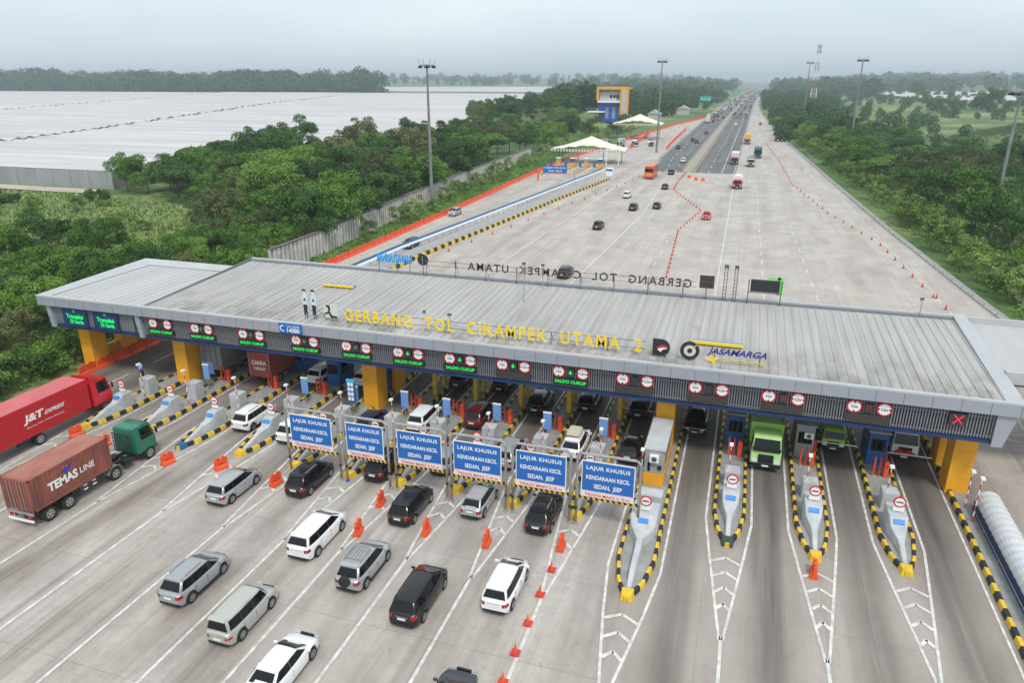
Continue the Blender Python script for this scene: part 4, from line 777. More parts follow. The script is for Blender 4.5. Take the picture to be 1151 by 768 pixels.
    m = MB(); m.box(-hw * .42, hw * .42, yR - .018, yR + .02, .80 if kind != 'van' else .72, .835 if kind != 'van' else .74); out['trims'].append(('tailgate_strip', m.mesh('tailgate_strip')))
    m = MB(); m.box(-hw * .68, hw * .68, yR - .02, yR + .12, .26, .40); out['trims'].append(("rear_bumper_trim", m.mesh("rear_bumper_trim")))
    m = MB(); m.box(-hw * .64, hw * .64, L_ / 2 - .12, L_ / 2 + .015, .25, .36); out['trims'].append(("front_bumper_trim", m.mesh("front_bumper_trim")))
    m = MB(); m.box(-hw * .42, hw * .42, L_ / 2 - .1, L_ / 2 + .008, .50, .66); out['trims'].append(("grille", m.mesh("grille")))
    if c['clad']:
        for s in (-1, 1): m = MB(); m.box(min(s * hw * .97, s * hw * 1.02), max(s * hw * .97, s * hw * 1.02), -wbh + .42, wbh - .42, .22, .34); out['trims'].append(("side_skirt", m.mesh("side_skirt")))
    m = MB()
    for s in (-1, 1):
        for f in ([cuts[1], cuts[2]] if len(cuts) > 3 else [cuts[1]]) + [1.0]:
            y = a + (b - a) * f; m.box(min(s * halfw(y) * .98, s * (halfw(y) * 1.005 + .004)), max(s * halfw(y) * .98, s * (halfw(y) * 1.005 + .004)), y - .008, y + .008, .42, belt - .1)
    out['seam'] = m.mesh("door_seam")
    mir = []
    for s in (-1, 1): m = MB(); m.box(min(s * (hw * .93), s * (hw + .15)), max(s * hw * .93, s * (hw + .15)), yf1 - .40, yf1 - .30, belt + .0, belt + .11); mir.append(m.mesh("mirror"))
    out['mirrors'] = mir
    m = MB()
    for s in (-1, 1): m.box(s * xt * .90 - .02, s * xt * .90 + .02, yt0 + .3, yt1 - .3, zr + .03, zr + .075)
    out['rails'] = m.mesh("roof_rail"); m = MB(); m.add([(-xt * .92, yt0 - .12, zr - .06), (xt * .92, yt0 - .12, zr - .06), (xt * .95, yt0 + .15, zr + .0), (-xt * .95, yt0 + .15, zr + .0), (-xt * .92, yt0 - .12, zr - .03), (xt * .92, yt0 - .12, zr - .03), (xt * .95, yt0 + .15, zr + .03), (-xt * .95, yt0 + .15, zr + .03)], [(0, 1, 2, 3), (4, 5, 6, 7), (0, 1, 5, 4), (1, 2, 6, 5), (2, 3, 7, 6), (3, 0, 4, 7)]); out['spoiler'] = m.mesh("spoiler")
    m = MB(); 
    for s in (-1, 1):
        for y in ((a + b) / 2 - .1, b - .9): m.box(min(s * hw * .97, s * (hw + .012)), max(s * hw * .97, s * (hw + .012)), y - .09, y + .09, belt - .2, belt - .165)
    out['handles'] = m.mesh("door_handles")
    _cm[kind] = out; return out
def put(me, name, parent, mat):
    o = link(me, name, parent)
    if not me.materials: me.materials.append(mat)
    o.material_slots[0].link = 'OBJECT'; o.material_slots[0].material = mat; return o
CSC = .955
def car(kind, col, x, y, label, toward=False, rz=0, group=None, near=True, extra=()):
    g = car_meshes(kind); c = CARS[kind]; t = thing("parked_car" if False else "car", label, "car", (x, y, .015), (math.pi if toward else 0) + R(rz), group); t.scale = (CSC,) * 3; pm = P[col]
    b = put(g['body'], "body", t, pm); put(g['underbody'], "underbody", t, m_trim)
    for m in g['side_windows']: put(m, "side_window", t, m_glass)
    put(g['windscreen'], "windscreen", t, m_glass); put(g['rear_window'], "rear_window", t, m_glass)
    for m in g['tl']: put(m, "tail_light", t, m_tail)
    for m in g['hl']: put(m, "headlight", t, m_head)
    put(g['plate'], "number_plate", t, m_plate); [put(m, nn, t, m_chrome if nn == 'tailgate_strip' else m_trim) for nn, m in g['trims']]
    if near: put(g['seam'], "door_seam", t, m_seam); put(g['handles'], "door_handle", t, pm)
    for m in g['mirrors']: put(m, "mirror", t, pm)
    put(g['spoiler'], "spoiler", t, pm)
    if c['rails'] or 'rails' in extra: put(g['rails'], "roof_rail", t, m_steel)
    for s in (-1, 1):
        for w in (-1, 1): wheel(t, s * (c['W'] / 2 - .12), w * c['wb'] / 2, .335, WM, s > 0)
    return t
near = "cars in the foreground lanes"
car('suv', 'dsilver', -26.35, 25.95, "silver grey crossover with roof rails, leftmost car of the foreground", group=near)
car('van', 'beige', -22.05, 24.4, "old beige boxy minivan in front of the white car at the bottom", group=near)
car('sedan', 'white', -18.1, 21.9, "white sedan nearest the bottom edge, beside the beige minivan", group=near)
car('big', 'white', -22.2, 31.5, "white people carrier left of the silver off-roader with spare wheel", group=near)
t = car('suv', 'silver', -18.15, 29.75, "silver off-roader with roof rack and black spare wheel on its tail", group=near)
o = link(WM[0], "spare_wheel", t, (0, -2.24, .93), (0, 0, R(90))); mb = MB(); [mb.box(-.5 + .2 * k, -.46 + .2 * k, -1.2, -.1, 1.78, 1.82) for k in range(6)]; mb.box(-.52, .52, -1.25, -1.2, 1.76, 1.83); mb.box(-.52, .52, -.1, -.05, 1.76, 1.83); mb.build("roof_rack", m_steel, t)
car('big', 'black', -14.15, 28.4, "large black people carrier, lowest black car of the foreground", group=near)
car('mpv', 'white', -10.1, 30.55, "white compact people carrier right of the large black one", group=near)
car('sedan', 'grey', -10.0, 22.1, "dark grey car cut off by the bottom edge, left of the red delineators", group=near)
car('mpv', 'silver', -30.5, 34.6, "silver people carrier behind the green and brown container truck", group=near)
car('suv', 'black', -26.2, 37.0, "black people carrier right below the first blue height frame", group=near)
car('suv', 'black', -22.2, 40.3, "black boxy off-roader passing under the second blue height frame", group=near)
car('hatch', 'dsilver', -18.3, 42.3, "grey car passing behind the third blue height frame", group=near)
car('mpv', 'black', -18.25, 36.1, "glossy black car with red tail lights between two orange barriers", group=near)
car('hatch', 'silver', -14.3, 38.0, "silver hatchback just below the fourth blue height frame", group=near)
car('mpv', 'silver', -14.3, 44.6, "silver car behind the fourth and fifth blue height frames", group=near)
car('suv', 'black', -9.95, 37.8, "dark crossover with red light strip under the fifth blue height frame", group=near)
t = car('suv', 'white', -10.1, 47.3, "white off-roader with cream roof bag behind the fifth height frame", group=near); mb = MB(); mb.box(-.5, .5, -1.3, .2, 1.74, 1.98); mb.build("roof_bag", M("cream_bag", (.6, .56, .42), .8), t, bevel=.08)
car('hatch', 'black', -6.1, 47.9, "black car behind the sixth blue height frame", group=near)
under = "cars under the canopy"
car('mpv', 'black', -10.7, 55.2, "black car under the canopy above the white off-roader", group=under)
car('big', 'black', -6.4, 55.4, "black car behind the lowered arm left of the large grey booth", group=under)
car('big', 'black', -1.85, 54.2, "black car with bright headlights facing the camera under the canopy", toward=True, group=under)
car('suv', 'black', -14.6, 53.6, "black off-roader under the canopy behind a pale blue panel", group=under)
car('mpv', 'white', -22.6, 47.9, "white car between the second and third height frames, near the canopy", group=under)
car('suv', 'dred', -18.6, 49.8, "dark red car ahead of the grey one near the canopy", group=under)
car('mpv', 'black', -18.7, 56.8, "black car deep under the canopy ahead of the dark red one", group=under); car('mpv', 'dark', -22.6, 56.5, "dark car deep under the canopy ahead of the white one", group=under)
car('mpv', 'white', -30.9, 54.4, "white car behind the cyan topped screen under the canopy", group=under)
t = car('suv', 'white', -35.7, 43.9, "white wagon with roof rack beside the left striped island kerb", group=under)
car('suv', 'white', -31.2, 43.2, "white off-roader hidden behind the first blue height frame", group=under)
car('hatch', 'navy', -26.3, 46.1, "dark blue car in front of the middle yellow column", group=under); car('suv', 'white', -35.2, 53.6, "white pickup deep under the canopy ahead of the white wagon", group=under)
farg = "cars on the plaza behind the canopy"
FC = [('mpv', 'dark', -22.9, 96.5, "dark car just behind the rear roof letters", 0), ('suv', 'dark', -25.3, 132, "dark car nearest the canopy on the left half of the far plaza", 0), ('suv', 'white', -26.3, 171, "white off-roader left of the centre of the far plaza", 0), ('mpv', 'dark', -22.3, 154.5, "dark people carrier in the middle of the far plaza", 0), ('hatch', 'dark', -17.8, 158, "dark hatchback right beside the dark people carrier on the far plaza", 0), ('hatch', 'dark', -19.5, 188, "dark car behind the red bus, to its right", 0), ('suv', 'dark', -21.2, 219, "dark car with roof box beside the red bus at the asphalt edge", 0),
      ('mpv', 'white', -20.9, 253, "white car on the asphalt ahead of the bus", 0), ('suv', 'navy', -27.3, 303, "dark blue car on the left asphalt lane", 0), ('mpv', 'dark', -25.0, 344, "dark car far out on the asphalt, left of a pair", 0), ('mpv', 'dark', -22.4, 333, "dark car far out on the asphalt, right of a pair", 0), ('suv', 'dark', -22, 390, "grey car alone in the middle of the asphalt", 0),
      ('sedan', 'red', -6.9, 148.5, "small red car coming toward the canopy", 1), ('mpv', 'white', -9.8, 472, "white van far out on the right carriageway", 1), ('mpv', 'dark', -11.8, 560, "dark car far out beside the median", 1), ('mpv', 'dark', 4.2, 482, "dark car on the right shoulder", 1), ('mpv', 'silver', -55.9, 137, "silver car on the ramp beside the orange barriers", 1), ('mpv', 'navy', -51.6, 107, "dark blue car beside the blue roofed wall", 1), ('suv', 'dark', -24.8, 505, "dark car in the left lane near the far jam", 0), ('hatch', 'red', -22.5, 520, "dull red car near the far jam", 0)]
for k, cl, x, y, lb, tw in FC: car(k, cl, x, y, lb, toward=bool(tw), group=farg, near=False)
# the far jam: low detail cars, one mesh each
def low_car(hh=1.5, L_=4.4, w=1.75):
    mb = MB(); mb.loft([[(-w / 2, y, .2), (w / 2, y, .2), (w / 2, y, z), (-w / 2, y, z)] for y, z in ((-L_ / 2, .8), (-L_ / 2 + .1, .95), (L_ / 2 - 1, .95), (L_ / 2, .7))]); mb.loft([[(-w * .46, y, .95), (w * .46, y, .95), (w * q, y, z), (-w * q, y, z)] for y, z, q in ((-L_ / 2 + .15, .96, .44), (-L_ / 2 + .35, hh, .38), (.5, hh, .38), (1.3, .96, .44))], 1); mb.box(-w * .36, w * .36, -L_ / 2 + .4, .4, hh, hh + .02, 0); return mb
lows = []
for nm in ('white', 'silver', 'dark', 'red', 'navy', 'black'):
    me = low_car(1.55 if nm != 'silver' else 1.7).mesh("car"); me.materials.append(P[nm]); me.materials.append(m_glass); lows.append((nm, me))
me_t = MB().box(-1.2, 1.2, -4, 2.6, .8, 3.4).box(-1.1, 1.1, 2.7, 4.4, .6, 2.8, 1).mesh("truck"); me_t.materials.append(M("truck_cargo_pale", (.55, .5, .42), .6)); me_t.materials.append(M("truck_cab_blue", (.08, .12, .3), .5))
for k in range(190):
    y = 540 + (k / 190) ** 1.2 * 1300 + random.uniform(-6, 6); lane = random.choice((.18, .5, .8)); left = random.random() < .68
    T0, T1 = (AL, CL) if left else (CL, AR); x = ix(T0, y) * (1 - lane) + ix(T1, y) * lane
    if random.random() < .13: o = link(me_t, "truck", None, (x, y, .03), (0, 0, 0 if left else math.pi)); tag(o, "tiny boxy truck in the far traffic jam on the highway", "truck", "trucks in the far traffic jam")
    else:
        nm, me = random.choice(lows); o = link(me, "car", None, (x, y, .03), (0, 0, 0 if left else math.pi)); tag(o, f"tiny {nm} car in the far traffic jam on the highway", "car", f"{nm} cars in the far traffic jam")

def cab(t, col, y0, y1, w, z0, z1, front=1, trim=m_trim, stripe=None):
    """cab-over lorry cab between y0 (rear) and y1 (front)"""
    h = w / 2; mb = MB(); zm = z0 + (z1 - z0) * .45
    mb.loft([[(-h, y, z0), (h, y, z0), (h, y, zm), (h * q, y, z), (-h * q, y, z), (-h, y, zm)] for y, z, q in ((y0, z1 - .05, .9), (y0 + .15, z1, .9), (y1 - .42, z1, .88))] + [[(-h * .99, y1 - .02, z0), (h * .99, y1 - .02, z0), (h * .98, y1 - .02, zm), (h * .88, y1 - .28, z1 - .1), (-h * .88, y1 - .28, z1 - .1), (-h * .98, y1 - .02, zm)]])
    c = mb.build("cab", col, t, bevel=.05, smooth=40)
    d = MB(); d.add([(-h * .88, y1 + .0, zm + .06), (h * .88, y1 + .0, zm + .06), (h * .80, y1 - .235, z1 - .18), (-h * .80, y1 - .235, z1 - .18)], [(0, 1, 2, 3)]); d.build("windscreen", m_glass, c)
    for s in (-1, 1):
        d = MB(); d.add([(s * (h * 1.0 + .005), y0 + .5, zm + .04), (s * (h * 1.0 + .005), y1 - .25, zm + .04), (s * (h * .925 + .012), y1 - .45, z1 - .2), (s * (h * .925 + .012), y0 + .5, z1 - .2)], [(0, 1, 2, 3)]); d.build("side_window", m_glass, c)
        d = MB(); d.box(min(s * (h + .08), s * (h + .24)), max(s * (h + .08), s * (h + .24)), y1 - .1, y1 - .02, zm + .1, zm + .55); d.box(min(s * h * .95, s * (h + .12)), max(s * h * .95, s * (h + .12)), y1 - .08, y1 - .04, zm + .5, zm + .53); d.build("mirror", m_trim, c)
        d = MB(); d.box(min(s * h * .55, s * h * .9), max(s * h * .55, s * h * .9), y1 - .05, y1 + .03, z0 + .12, z0 + .32); d.build("headlight", m_head, c)
    d = MB(); d.box(-h, h, y1 - .25, y1 + .05, z0 - .22, z0 + .06); d.build("bumper", trim, c, bevel=.03); d = MB(); d.box(-h * .5, h * .5, y1 - .02, y1 + .02, z0 + .1, zm - .15); d.build("grille", m_trim, c); d = MB(); d.box(-.22, .22, y1 + .05, y1 + .07, z0 - .14, z0 - .02); d.build("number_plate", m_plate, c)
    return c
def chassis(t, y0, y1, z=.62, w=.45):
    mb = MB(); mb.box(-w, -w + .14, y0, y1, z, z + .22); mb.box(w - .14, w, y0, y1, z, z + .22)
    for y in np.arange(y0 + .3, y1, 1.1): mb.box(-w, w, y, y + .1, z + .02, z + .18)
    mb.box(-w - .45, -w, (y0 + y1) / 2 - .4, (y0 + y1) / 2 + .5, z - .2, z + .2); mb.box(w, w + .4, (y0 + y1) / 2 - .2, (y0 + y1) / 2 + .4, z - .2, z + .2); mb.build("chassis", m_trim, t)
def tw(t, y, w=2.1, dual=True, front=False):
    for s in (-1, 1): wheel(t, s * (w / 2 - (.25 if dual else .14)), y, .46, WTD if dual else WT, s > 0)

# container lorry
m_cont = M("container_rust_red", (.33, .095, .065), .7, vscale=(1.1, 1.1, .45), col2=(.15, .06, .045)); m_controof = M("container_roof_faded", (.42, .20, .15), .8, vscale=(.8, .35, 1), col2=(.33, .11, .08))
cx = -40.3; t = thing("container_truck", "green tractor cab pulling a rusty brown red shipping container", "truck", (cx, 27.3, .015))
cr_ = MB(); cw = 1.06; cl = 5.95
cr_.box(-cw, cw, 0, cl, 1.12, 3.30)
for y in np.arange(.22, cl - .2, .27):
    for s in (-1, 1): cr_.box(min(s * cw, s * (cw + .035)), max(s * cw, s * (cw + .035)), y, y + .13, 1.26, 3.2)
for x in np.arange(-cw + .12, cw - .1, .27): cr_.box(x, x + .12, -.03, 0, 1.26, 3.2)
for s in (-1, 1):
    for y in (-.04, cl - .1): cr_.box(min(s * (cw - .1), s * (cw + .045)), max(s * (cw - .1), s * (cw + .045)), y, y + .14, 1.1, 3.32)
    cr_.box(min(s * (cw - .05), s * (cw + .045)), max(s * (cw - .05), s * (cw + .045)), 0, cl, 3.2, 3.32); cr_.box(min(s * (cw - .05), s * (cw + .045)), max(s * (cw - .05), s * (cw + .045)), 0, cl, 1.1, 1.24)
cr_.box(-cw, cw, -.035, 0, 3.2, 3.31); con = cr_.build("container", m_cont, t); mb = MB(); mb.box(-cw + .06, cw - .06, .1, cl - .1, 3.3, 3.315); [mb.box(-cw + .12, cw - .12, y, y + .12, 3.315, 3.335) for y in np.arange(.25, cl - .2, .27)]; mb.build("container_roof", m_controof, con)
for x in (-.55, -.25, .25, .55): MB().tube((x, -.06, 1.2), (x, -.06, 3.2), .022, n=6).build("door_bar", m_steel, con)
text("TEMAS", 1.2, 3.35, 1.85, 2.45, cw + .04, m_signw, con, depth=.01, bold=.04, horizontal='x+'); text("LINE", 3.55, 4.65, 1.95, 2.35, cw + .04, m_signw, con, depth=.01, bold=.01, horizontal='x+')
MB().prism([(2.2, 2.75), (2.55, 2.95), (2.75, 2.82), (3.05, 3.0), (2.95, 2.72), (2.6, 2.6)], 'x', cw + .04, cw + .05).build("blue_emblem", M("emblem_blue", (.02, .06, .4), .6), con); MB().prism([(2.2, 2.8), (2.45, 3.05), (2.8, 2.98), (2.75, 2.9), (2.55, 2.98)], 'x', cw + .04, cw + .052).build("orange_emblem", m_orange, con)
chassis(t, -.1, 6.2, .75); MB().box(-1.06, 1.06, -.10, -.02, .92, 1.09).build("rear_frame", m_steel, t); [MB().box(a - .12, a + .12, -.12, -.04, .72, .90).build("tail_light", m_tail, t) for a in (-.75, .75)]
m_tg = M("tractor_green", (.01, .16, .09), .4, coat=.5); mb = MB(); mb.box(-1.0, 1.0, -.14, -.06, .46, .58); mb.build("rear_bumper", m_signw, t)
for y in (1.0, 2.4, 6.15): tw(t, y)
tw(t, 9.3, dual=False); chassis(t, 5.2, 9.6, .6, .42); cab(t, m_tg, 8.25, 10.1, 2.02, .78, 2.75, trim=m_tg)
mb = MB(); [mb.tube((x, 8.05, 1.0), (x, 8.05, 2.35), .03, n=6) for x in np.linspace(-.8, .8, 8)]; mb.tube((-.85, 8.05, 2.35), (.85, 8.05, 2.35), .04); mb.tube((-.85, 8.05, 1.0), (.85, 8.05, 1.0), .04); mb.build("headboard", m_trim, t)
for s in (-1, 1): mb = MB(); mb.loft([[(s * .55, 6.15 + .56 * math.cos(a), .46 + .56 * math.sin(a)), (s * 1.06, 6.15 + .56 * math.cos(a), .46 + .56 * math.sin(a)), (s * 1.06, 6.15 + .6 * math.cos(a), .46 + .6 * math.sin(a)), (s * .55, 6.15 + .6 * math.cos(a), .46 + .6 * math.sin(a))] for a in np.linspace(.2, math.pi - .2, 9)]); mb.build("mudguard", m_steel, t)
mb = MB(); [mb.box(1.0, 1.03, y, y + .3, z, z + .08) for y in (3.6, 4.3) for z in (.62, .9)]; mb.build("side_markers", m_signw, t)
# long red lorry
m_rt = M("red_cargo_paint", (.50, .012, .02), .45, var=.06, scale=.8); m_rc = M("red_cab_paint", (.62, .015, .02), .35, coat=.5); m_rr = M("faded_red_roof", (.55, .12, .13), .6, var=.1, scale=.6)
t = thing("box_truck", "long red cargo truck with white J&T EXPRESS lettering at the left edge", "truck", (-49.75, 27.2, .015)); b = MB().box(-1.12, 1.12, 0, 13.3, .98, 3.42); [b.box(1.12, 1.13, .1, 13.2, z, z + .03) for z in (1.3, 1.9, 2.5, 3.1)]; [b.box(1.12, 1.135, y, y + .03, 1.0, 3.4) for y in (2.4, 4.8, 7.2, 9.6, 12.0)]
ca = b.build("cargo_box", m_rt, t); MB().box(-1.1, 1.1, .02, 13.28, 3.42, 3.45).build("cargo_roof", m_rr, ca)
text("J&T", 7.6, 9.2, 2.0, 2.75, 1.14, m_signw, ca, depth=.01, bold=.04, shear=.1, horizontal='x+'); text("EXPRESS", 9.35, 11.0, 2.2, 2.5, 1.14, m_signw, ca, depth=.01, bold=.02, shear=.1, horizontal='x+'); text("Express Your Online Business", 7.7, 10.9, 1.68, 1.82, 1.14, m_signw, ca, depth=.008, horizontal='x+')
chassis(t, 0, 14.5, .66)
for y in (2.0, 3.3, 8.6): tw(t, y)
tw(t, 14.7, dual=False); cab(t, m_rc, 13.7, 15.6, 2.1, .82, 2.95, trim=m_rc)
mb = MB(); mb.prism([(13.75, 2.95), (13.75, 3.45), (14.6, 3.0)], 'x', -.95, .95); mb.build("wind_deflector", m_rc, t); mb = MB(); [mb.box(-1.0, -.98, y, y + .05, .5, .9) for y in (5, 6, 7)]; mb.box(.98, 1.0, 4.4, 7.6, .55, .62); mb.box(.98, 1.0, 4.4, 7.6, .8, .87); mb.build("side_guard", m_dsteel, t)

def lorry(x, y, L_, W_, H_, cabc, carc, label, toward=True, cargo='box', cabh=2.3, group=None, stripe=None, sc=1.0):
    """y is the position of the front bumper"""
    t = thing("truck", label, "truck", (x, y, .015), math.pi if toward else 0, group); t.scale = (sc,) * 3
    c = cab(t, cabc, -1.75, 0, W_ * .93, .62, cabh); h = W_ / 2
    mb = MB()
    if cargo == 'box': mb.box(-h, h, -L_, -1.9, .95, H_)
    elif cargo == 'open':
        mb.box(-h, h, -L_, -1.9, .9, 1.1); mb.box(-h, -h + .08, -L_, -1.9, 1.1, H_); mb.box(h - .08, h, -L_, -1.9, 1.1, H_); mb.box(-h + .08, h - .08, -2.0, -1.9, 1.1, H_); mb.box(-h + .08, h - .08, -L_, -L_ + .1, 1.1, H_); mb.box(-h + .1, h - .1, -L_ + .1, -2.0, 1.1, H_ - .25)
        mb.box(-h, h, -1.92, -1.5, H_ - .1, H_)
    else: mb.prism([(-h, .95), (h, .95), (h, H_ - .4), (h * .5, H_), (-h * .5, H_), (-h, H_ - .4)], 'y', -L_, -1.9)
    for yv in np.arange(-L_ + .5, -2, .9):
        for s in (-1, 1): mb.box(min(s * h, s * (h + .04)), max(s * h, s * (h + .04)), yv, yv + .07, 1.0, H_ - .45)
    mb.build("cargo_box", carc, t); chassis(t, -L_, -.3, .6); tw(t, -1.1, W_, False)
    for yy_ in ((-L_ + 1.5, -L_ + 2.7) if L_ > 7 else (-L_ + 1.4,)): tw(t, yy_, W_)
    if stripe: mb = MB(); mb.prism([(-h * .85, .75), (-h * .3, 1.1), (0, .85), (h * .4, 1.15), (h * .85, .8), (h * .5, .72), (0, .7)], 'y', .035, .045); mb.build("decal", stripe, c)
    return t
m_lg = M("lime_paint", (.30, .55, .10), .5, var=.08, scale=1); m_lgl = M("pale_lime", (.42, .66, .25), .55, var=.06, scale=1); m_lg2 = M("grass_green_paint", (.25, .48, .02), .4, coat=.5)
t = lorry(3.25, 48.0, 7.6, 2.2, 3.1, m_lgl, m_lg, "large lime green dump truck facing the camera", cargo='open', cabh=2.65); mb = MB(); mb.box(-.95, .95, -.35, .0, 1.72, 1.82); mb.build("sun_visor", m_trim, t)
lorry(8.0, 52.2, 5.6, 1.7, 2.7, m_lg2, m_lg2, "small bright green truck behind a lowered arm, facing the camera", cabh=1.95)
lorry(12.75, 52.4, 6.5, 1.9, 2.6, M("white_cab", (.7, .7, .68), .4, coat=.4), m_dsteel, "white truck with red decals facing the camera, rightmost lane", cargo='open', cabh=2.35, stripe=m_red)
m_gt = M("grey_tarp", (.22, .22, .21), .8, var=.15, scale=1)
t = thing("box_truck", "grey box truck seen from behind under the left of the canopy", "truck", (-44.9, 50.4, .015)); MB().box(-1.15, 1.15, 0, 6.5, .95, 3.35).build("cargo_box", m_gt, t); mb = MB(); [mb.box(a - .02, a + .02, -.03, 0, 1, 3.3) for a in (-.6, 0, .6)]; mb.build("rear_door", m_dsteel, t); MB().box(-1.0, .2, -.08, -.035, .5, 1.7).build("mud_flap", M("flap_blue", (.25, .4, .75), .6), t); chassis(t, 0, 8, .6); tw(t, 1.3); tw(t, 7.4, dual=False); cab(t, m_trim, 6.7, 8.4, 2.1, .7, 2.6)
t = thing("box_truck", "rusty red box truck with pale lettering seen from behind under the canopy", "truck", (-39.6, 50.2, .015)); b = MB().box(-1.1, 1.1, 0, 7.5, .95, 3.3).build("cargo_box", M("brick_red_box", (.30, .06, .045), .6, var=.2, scale=1), t); text("CAKRA", -.75, .75, 2.1, 2.5, -.01, m_signw, b, depth=.008, bold=.03); text("CARGO", -.6, .6, 1.6, 1.9, -.01, m_signw, b, depth=.008, bold=.02)
mb = MB(); [mb.box(a - .03, a + .03, -.025, 0, 1, 3.25) for a in (-1.05, 1.05)]; mb.build("door_frame", m_steel, t); chassis(t, 0, 9, .6); tw(t, 1.4); tw(t, 8.4, dual=False); cab(t, m_rc, 7.6, 9.3, 2.1, .7, 2.6)
lorry(-2.2, 192.5, 6.5, 2.3, 3.1, m_rc, M("white_tank", (.7, .68, .66), .6), "red cab truck with white load coming toward the canopy", cargo='round')
lorry(-4.5, 250, 9, 2.4, 3.6, M("maroon_cab", (.35, .06, .06), .5), M("white_box", (.66, .62, .6), .6), "long white box truck with dark red nose on the asphalt")
lorry(.6, 244.5, 6, 2.2, 2.7, M("silver_cab", (.55, .56, .58), .4), m_gt, "pale van like truck beside the dark blue green truck", cabh=2.5)
lorry(2.7, 273, 10, 2.5, 3.4, M("teal_cab", (.02, .10, .18), .4, coat=.4), M("dark_teal", (.06, .13, .13), .6), "dark blue truck on the right side of the far plaza", cabh=3.1)
lorry(-1.6, 333, 9, 2.5, 3.8, M("grey_cab", (.35, .33, .3), .5), M("orange_load", (.75, .36, .04), .6), "truck with bright orange yellow load further along the highway")
lorry(-27.6, 500, 10, 2.5, 3.6, M("pale_cab", (.5, .5, .5), .5), M("pale_box", (.62, .62, .58), .6), "tall white truck in the slow lane near the far jam", toward=False)
lorry(-26.0, 560, 9, 2.5, 3.4, M("dark_cab", (.1, .1, .12), .5), M("dark_box", (.1, .12, .14), .6), "dark truck leading the tall white truck near the far jam", toward=False)
t = thing("bus", "red and orange coach driving away at the edge of the dark asphalt", "bus", (-25.9, 205, .015)); MB().box(-1.25, 1.25, 0, 10.5, .35, 3.5).build("body", M("coach_red", (.62, .07, .04), .4, coat=.4), t, bevel=.15); MB().box(-1.05, 1.05, -.02, 0, 2.0, 2.9).build("rear_window", m_glass, t)
for s in (-1, 1): MB().box(min(s * 1.25, s * 1.262), max(s * 1.25, s * 1.262), .6, 10, 1.7, 2.6).build("side_window", m_glass, t)
MB().box(-1.0, 1.0, -.03, -.0, 1.0, 1.6).build("rear_panel", M("coach_orange", (.75, .3, .04), .4), t); MB().box(-1.15, 1.15, .3, 10.2, 3.5, 3.56).build("roof", M("coach_roof", (.62, .25, .12), .6), t); tw(t, 2.2, 2.4); tw(t, 8.3, 2.4, False)

# ------------------------------------------------------------------ ramp toll gate with tensile roofs
m_fab = M("cream_fabric", (.70, .66, .55), .7, var=.06, scale=.3)
def tent(x0, x1, y, yd, z0, zp, lb):
    t = thing("tensile_canopy", lb, "canopy", ((x0 + x1) / 2, y, 0)); w = (x1 - x0) / 2; n = 24; mm = 14; vs = []; fs = []
    for j in range(mm + 1):
        for i in range(n + 1):
            u = i / n * 2 - 1; v = j / mm * 2 - 1; z = z0 + (zp - z0) * (max(0, 1 - abs(u)) ** 1.25) * (1 - .75 * v * v) + .9 * abs(u) ** 3 * 0 + .35 * abs(math.sin(u * math.pi * 3)) * (abs(v) ** 3) - .6 * (abs(u) ** 2) * (v * v)
            vs.append((u * w, v * yd, z))
    for j in range(mm):
        for i in range(n): a = j * (n + 1) + i; fs.append((a, a + 1, a + n + 2, a + n + 1))
    MB().add(vs, fs).build("fabric", m_fab, t, smooth=50, fix=False)
    mb = MB(); [mb.box(-w + k * (2 * w / 24), -w + (k + .55) * (2 * w / 24), -yd - .02, -yd + .02, z0 - .9, z0 - .15) for k in range(24)]; mb.build("valance", m_fab, t)
    for u in (-.85, -.35, .35, .85): MB().tube((u * w, 0, 0), (u * w, 0, z0 + .6), .15, n=8).build("post", m_steel, t)
    mb = MB(); mb.box(-w, w, -yd * .9, -yd * .9 + .2, z0 - .8, z0 - .5); mb.build("beam", m_steel, t); return t
tent(-62.3, -38, 243, 5.5, 4.8, 8.5, "nearer cream tensile roof over the ramp toll gate"); tent(-61.5, -39, 352, 7, 7.2, 11.0, "farther cream tensile roof behind the nearer one")
for k, x in enumerate((-57.5, -53.0, -48.5, -44.2)):
    nm = ORD[k]; t = thing("ramp_island", f"{nm} narrow island with striped kerb from the left at the ramp toll gate", "toll island", (x, 205 + k * 3, 0), 0, "islands of the ramp toll gate"); MB().box(-.6, .6, 0, 38, 0, .2).build("base", m_kerb, t); mb = MB(); striped(mb, [(-.6, 0), (-.6, 38)], .3, 0, .3, 1.2); striped(mb, [(.6, 0), (.6, 38)], .3, 0, .3, 1.2); striped(mb, [(-.6, .1), (.6, .1)], .3, 0, .31, 1.2); mb.build("kerb", [m_yel, m_blk], t)
    t = thing("ramp_booth", f"{nm} small yellow booth from the left at the ramp toll gate", "booth", (x, 228, .2), 0, "booths of the ramp toll gate"); MB().box(-.6, .6, 0, 2.2, 0, 1.2).build("base", m_pillar, t); MB().box(-.6, .6, 0, 2.2, 1.21, 2.4).build("cabin", m_bbooth if k % 2 else m_gbooth, t); MB().box(-.7, .7, -.1, 2.3, 2.41, 2.5).build("roof", m_signw, t)
    t = thing("ramp_sign", f"{nm} blue upright panel from the left at the ramp toll gate", "panel", (x + .2, 219, .2), 0, "blue panels of the ramp toll gate"); MB().box(-.4, .4, -.05, .05, .9, 2.4).build("panel", m_bsign, t); MB().tube((0, 0, 0), (0, 0, .9), .06).build("post", m_steel, t)
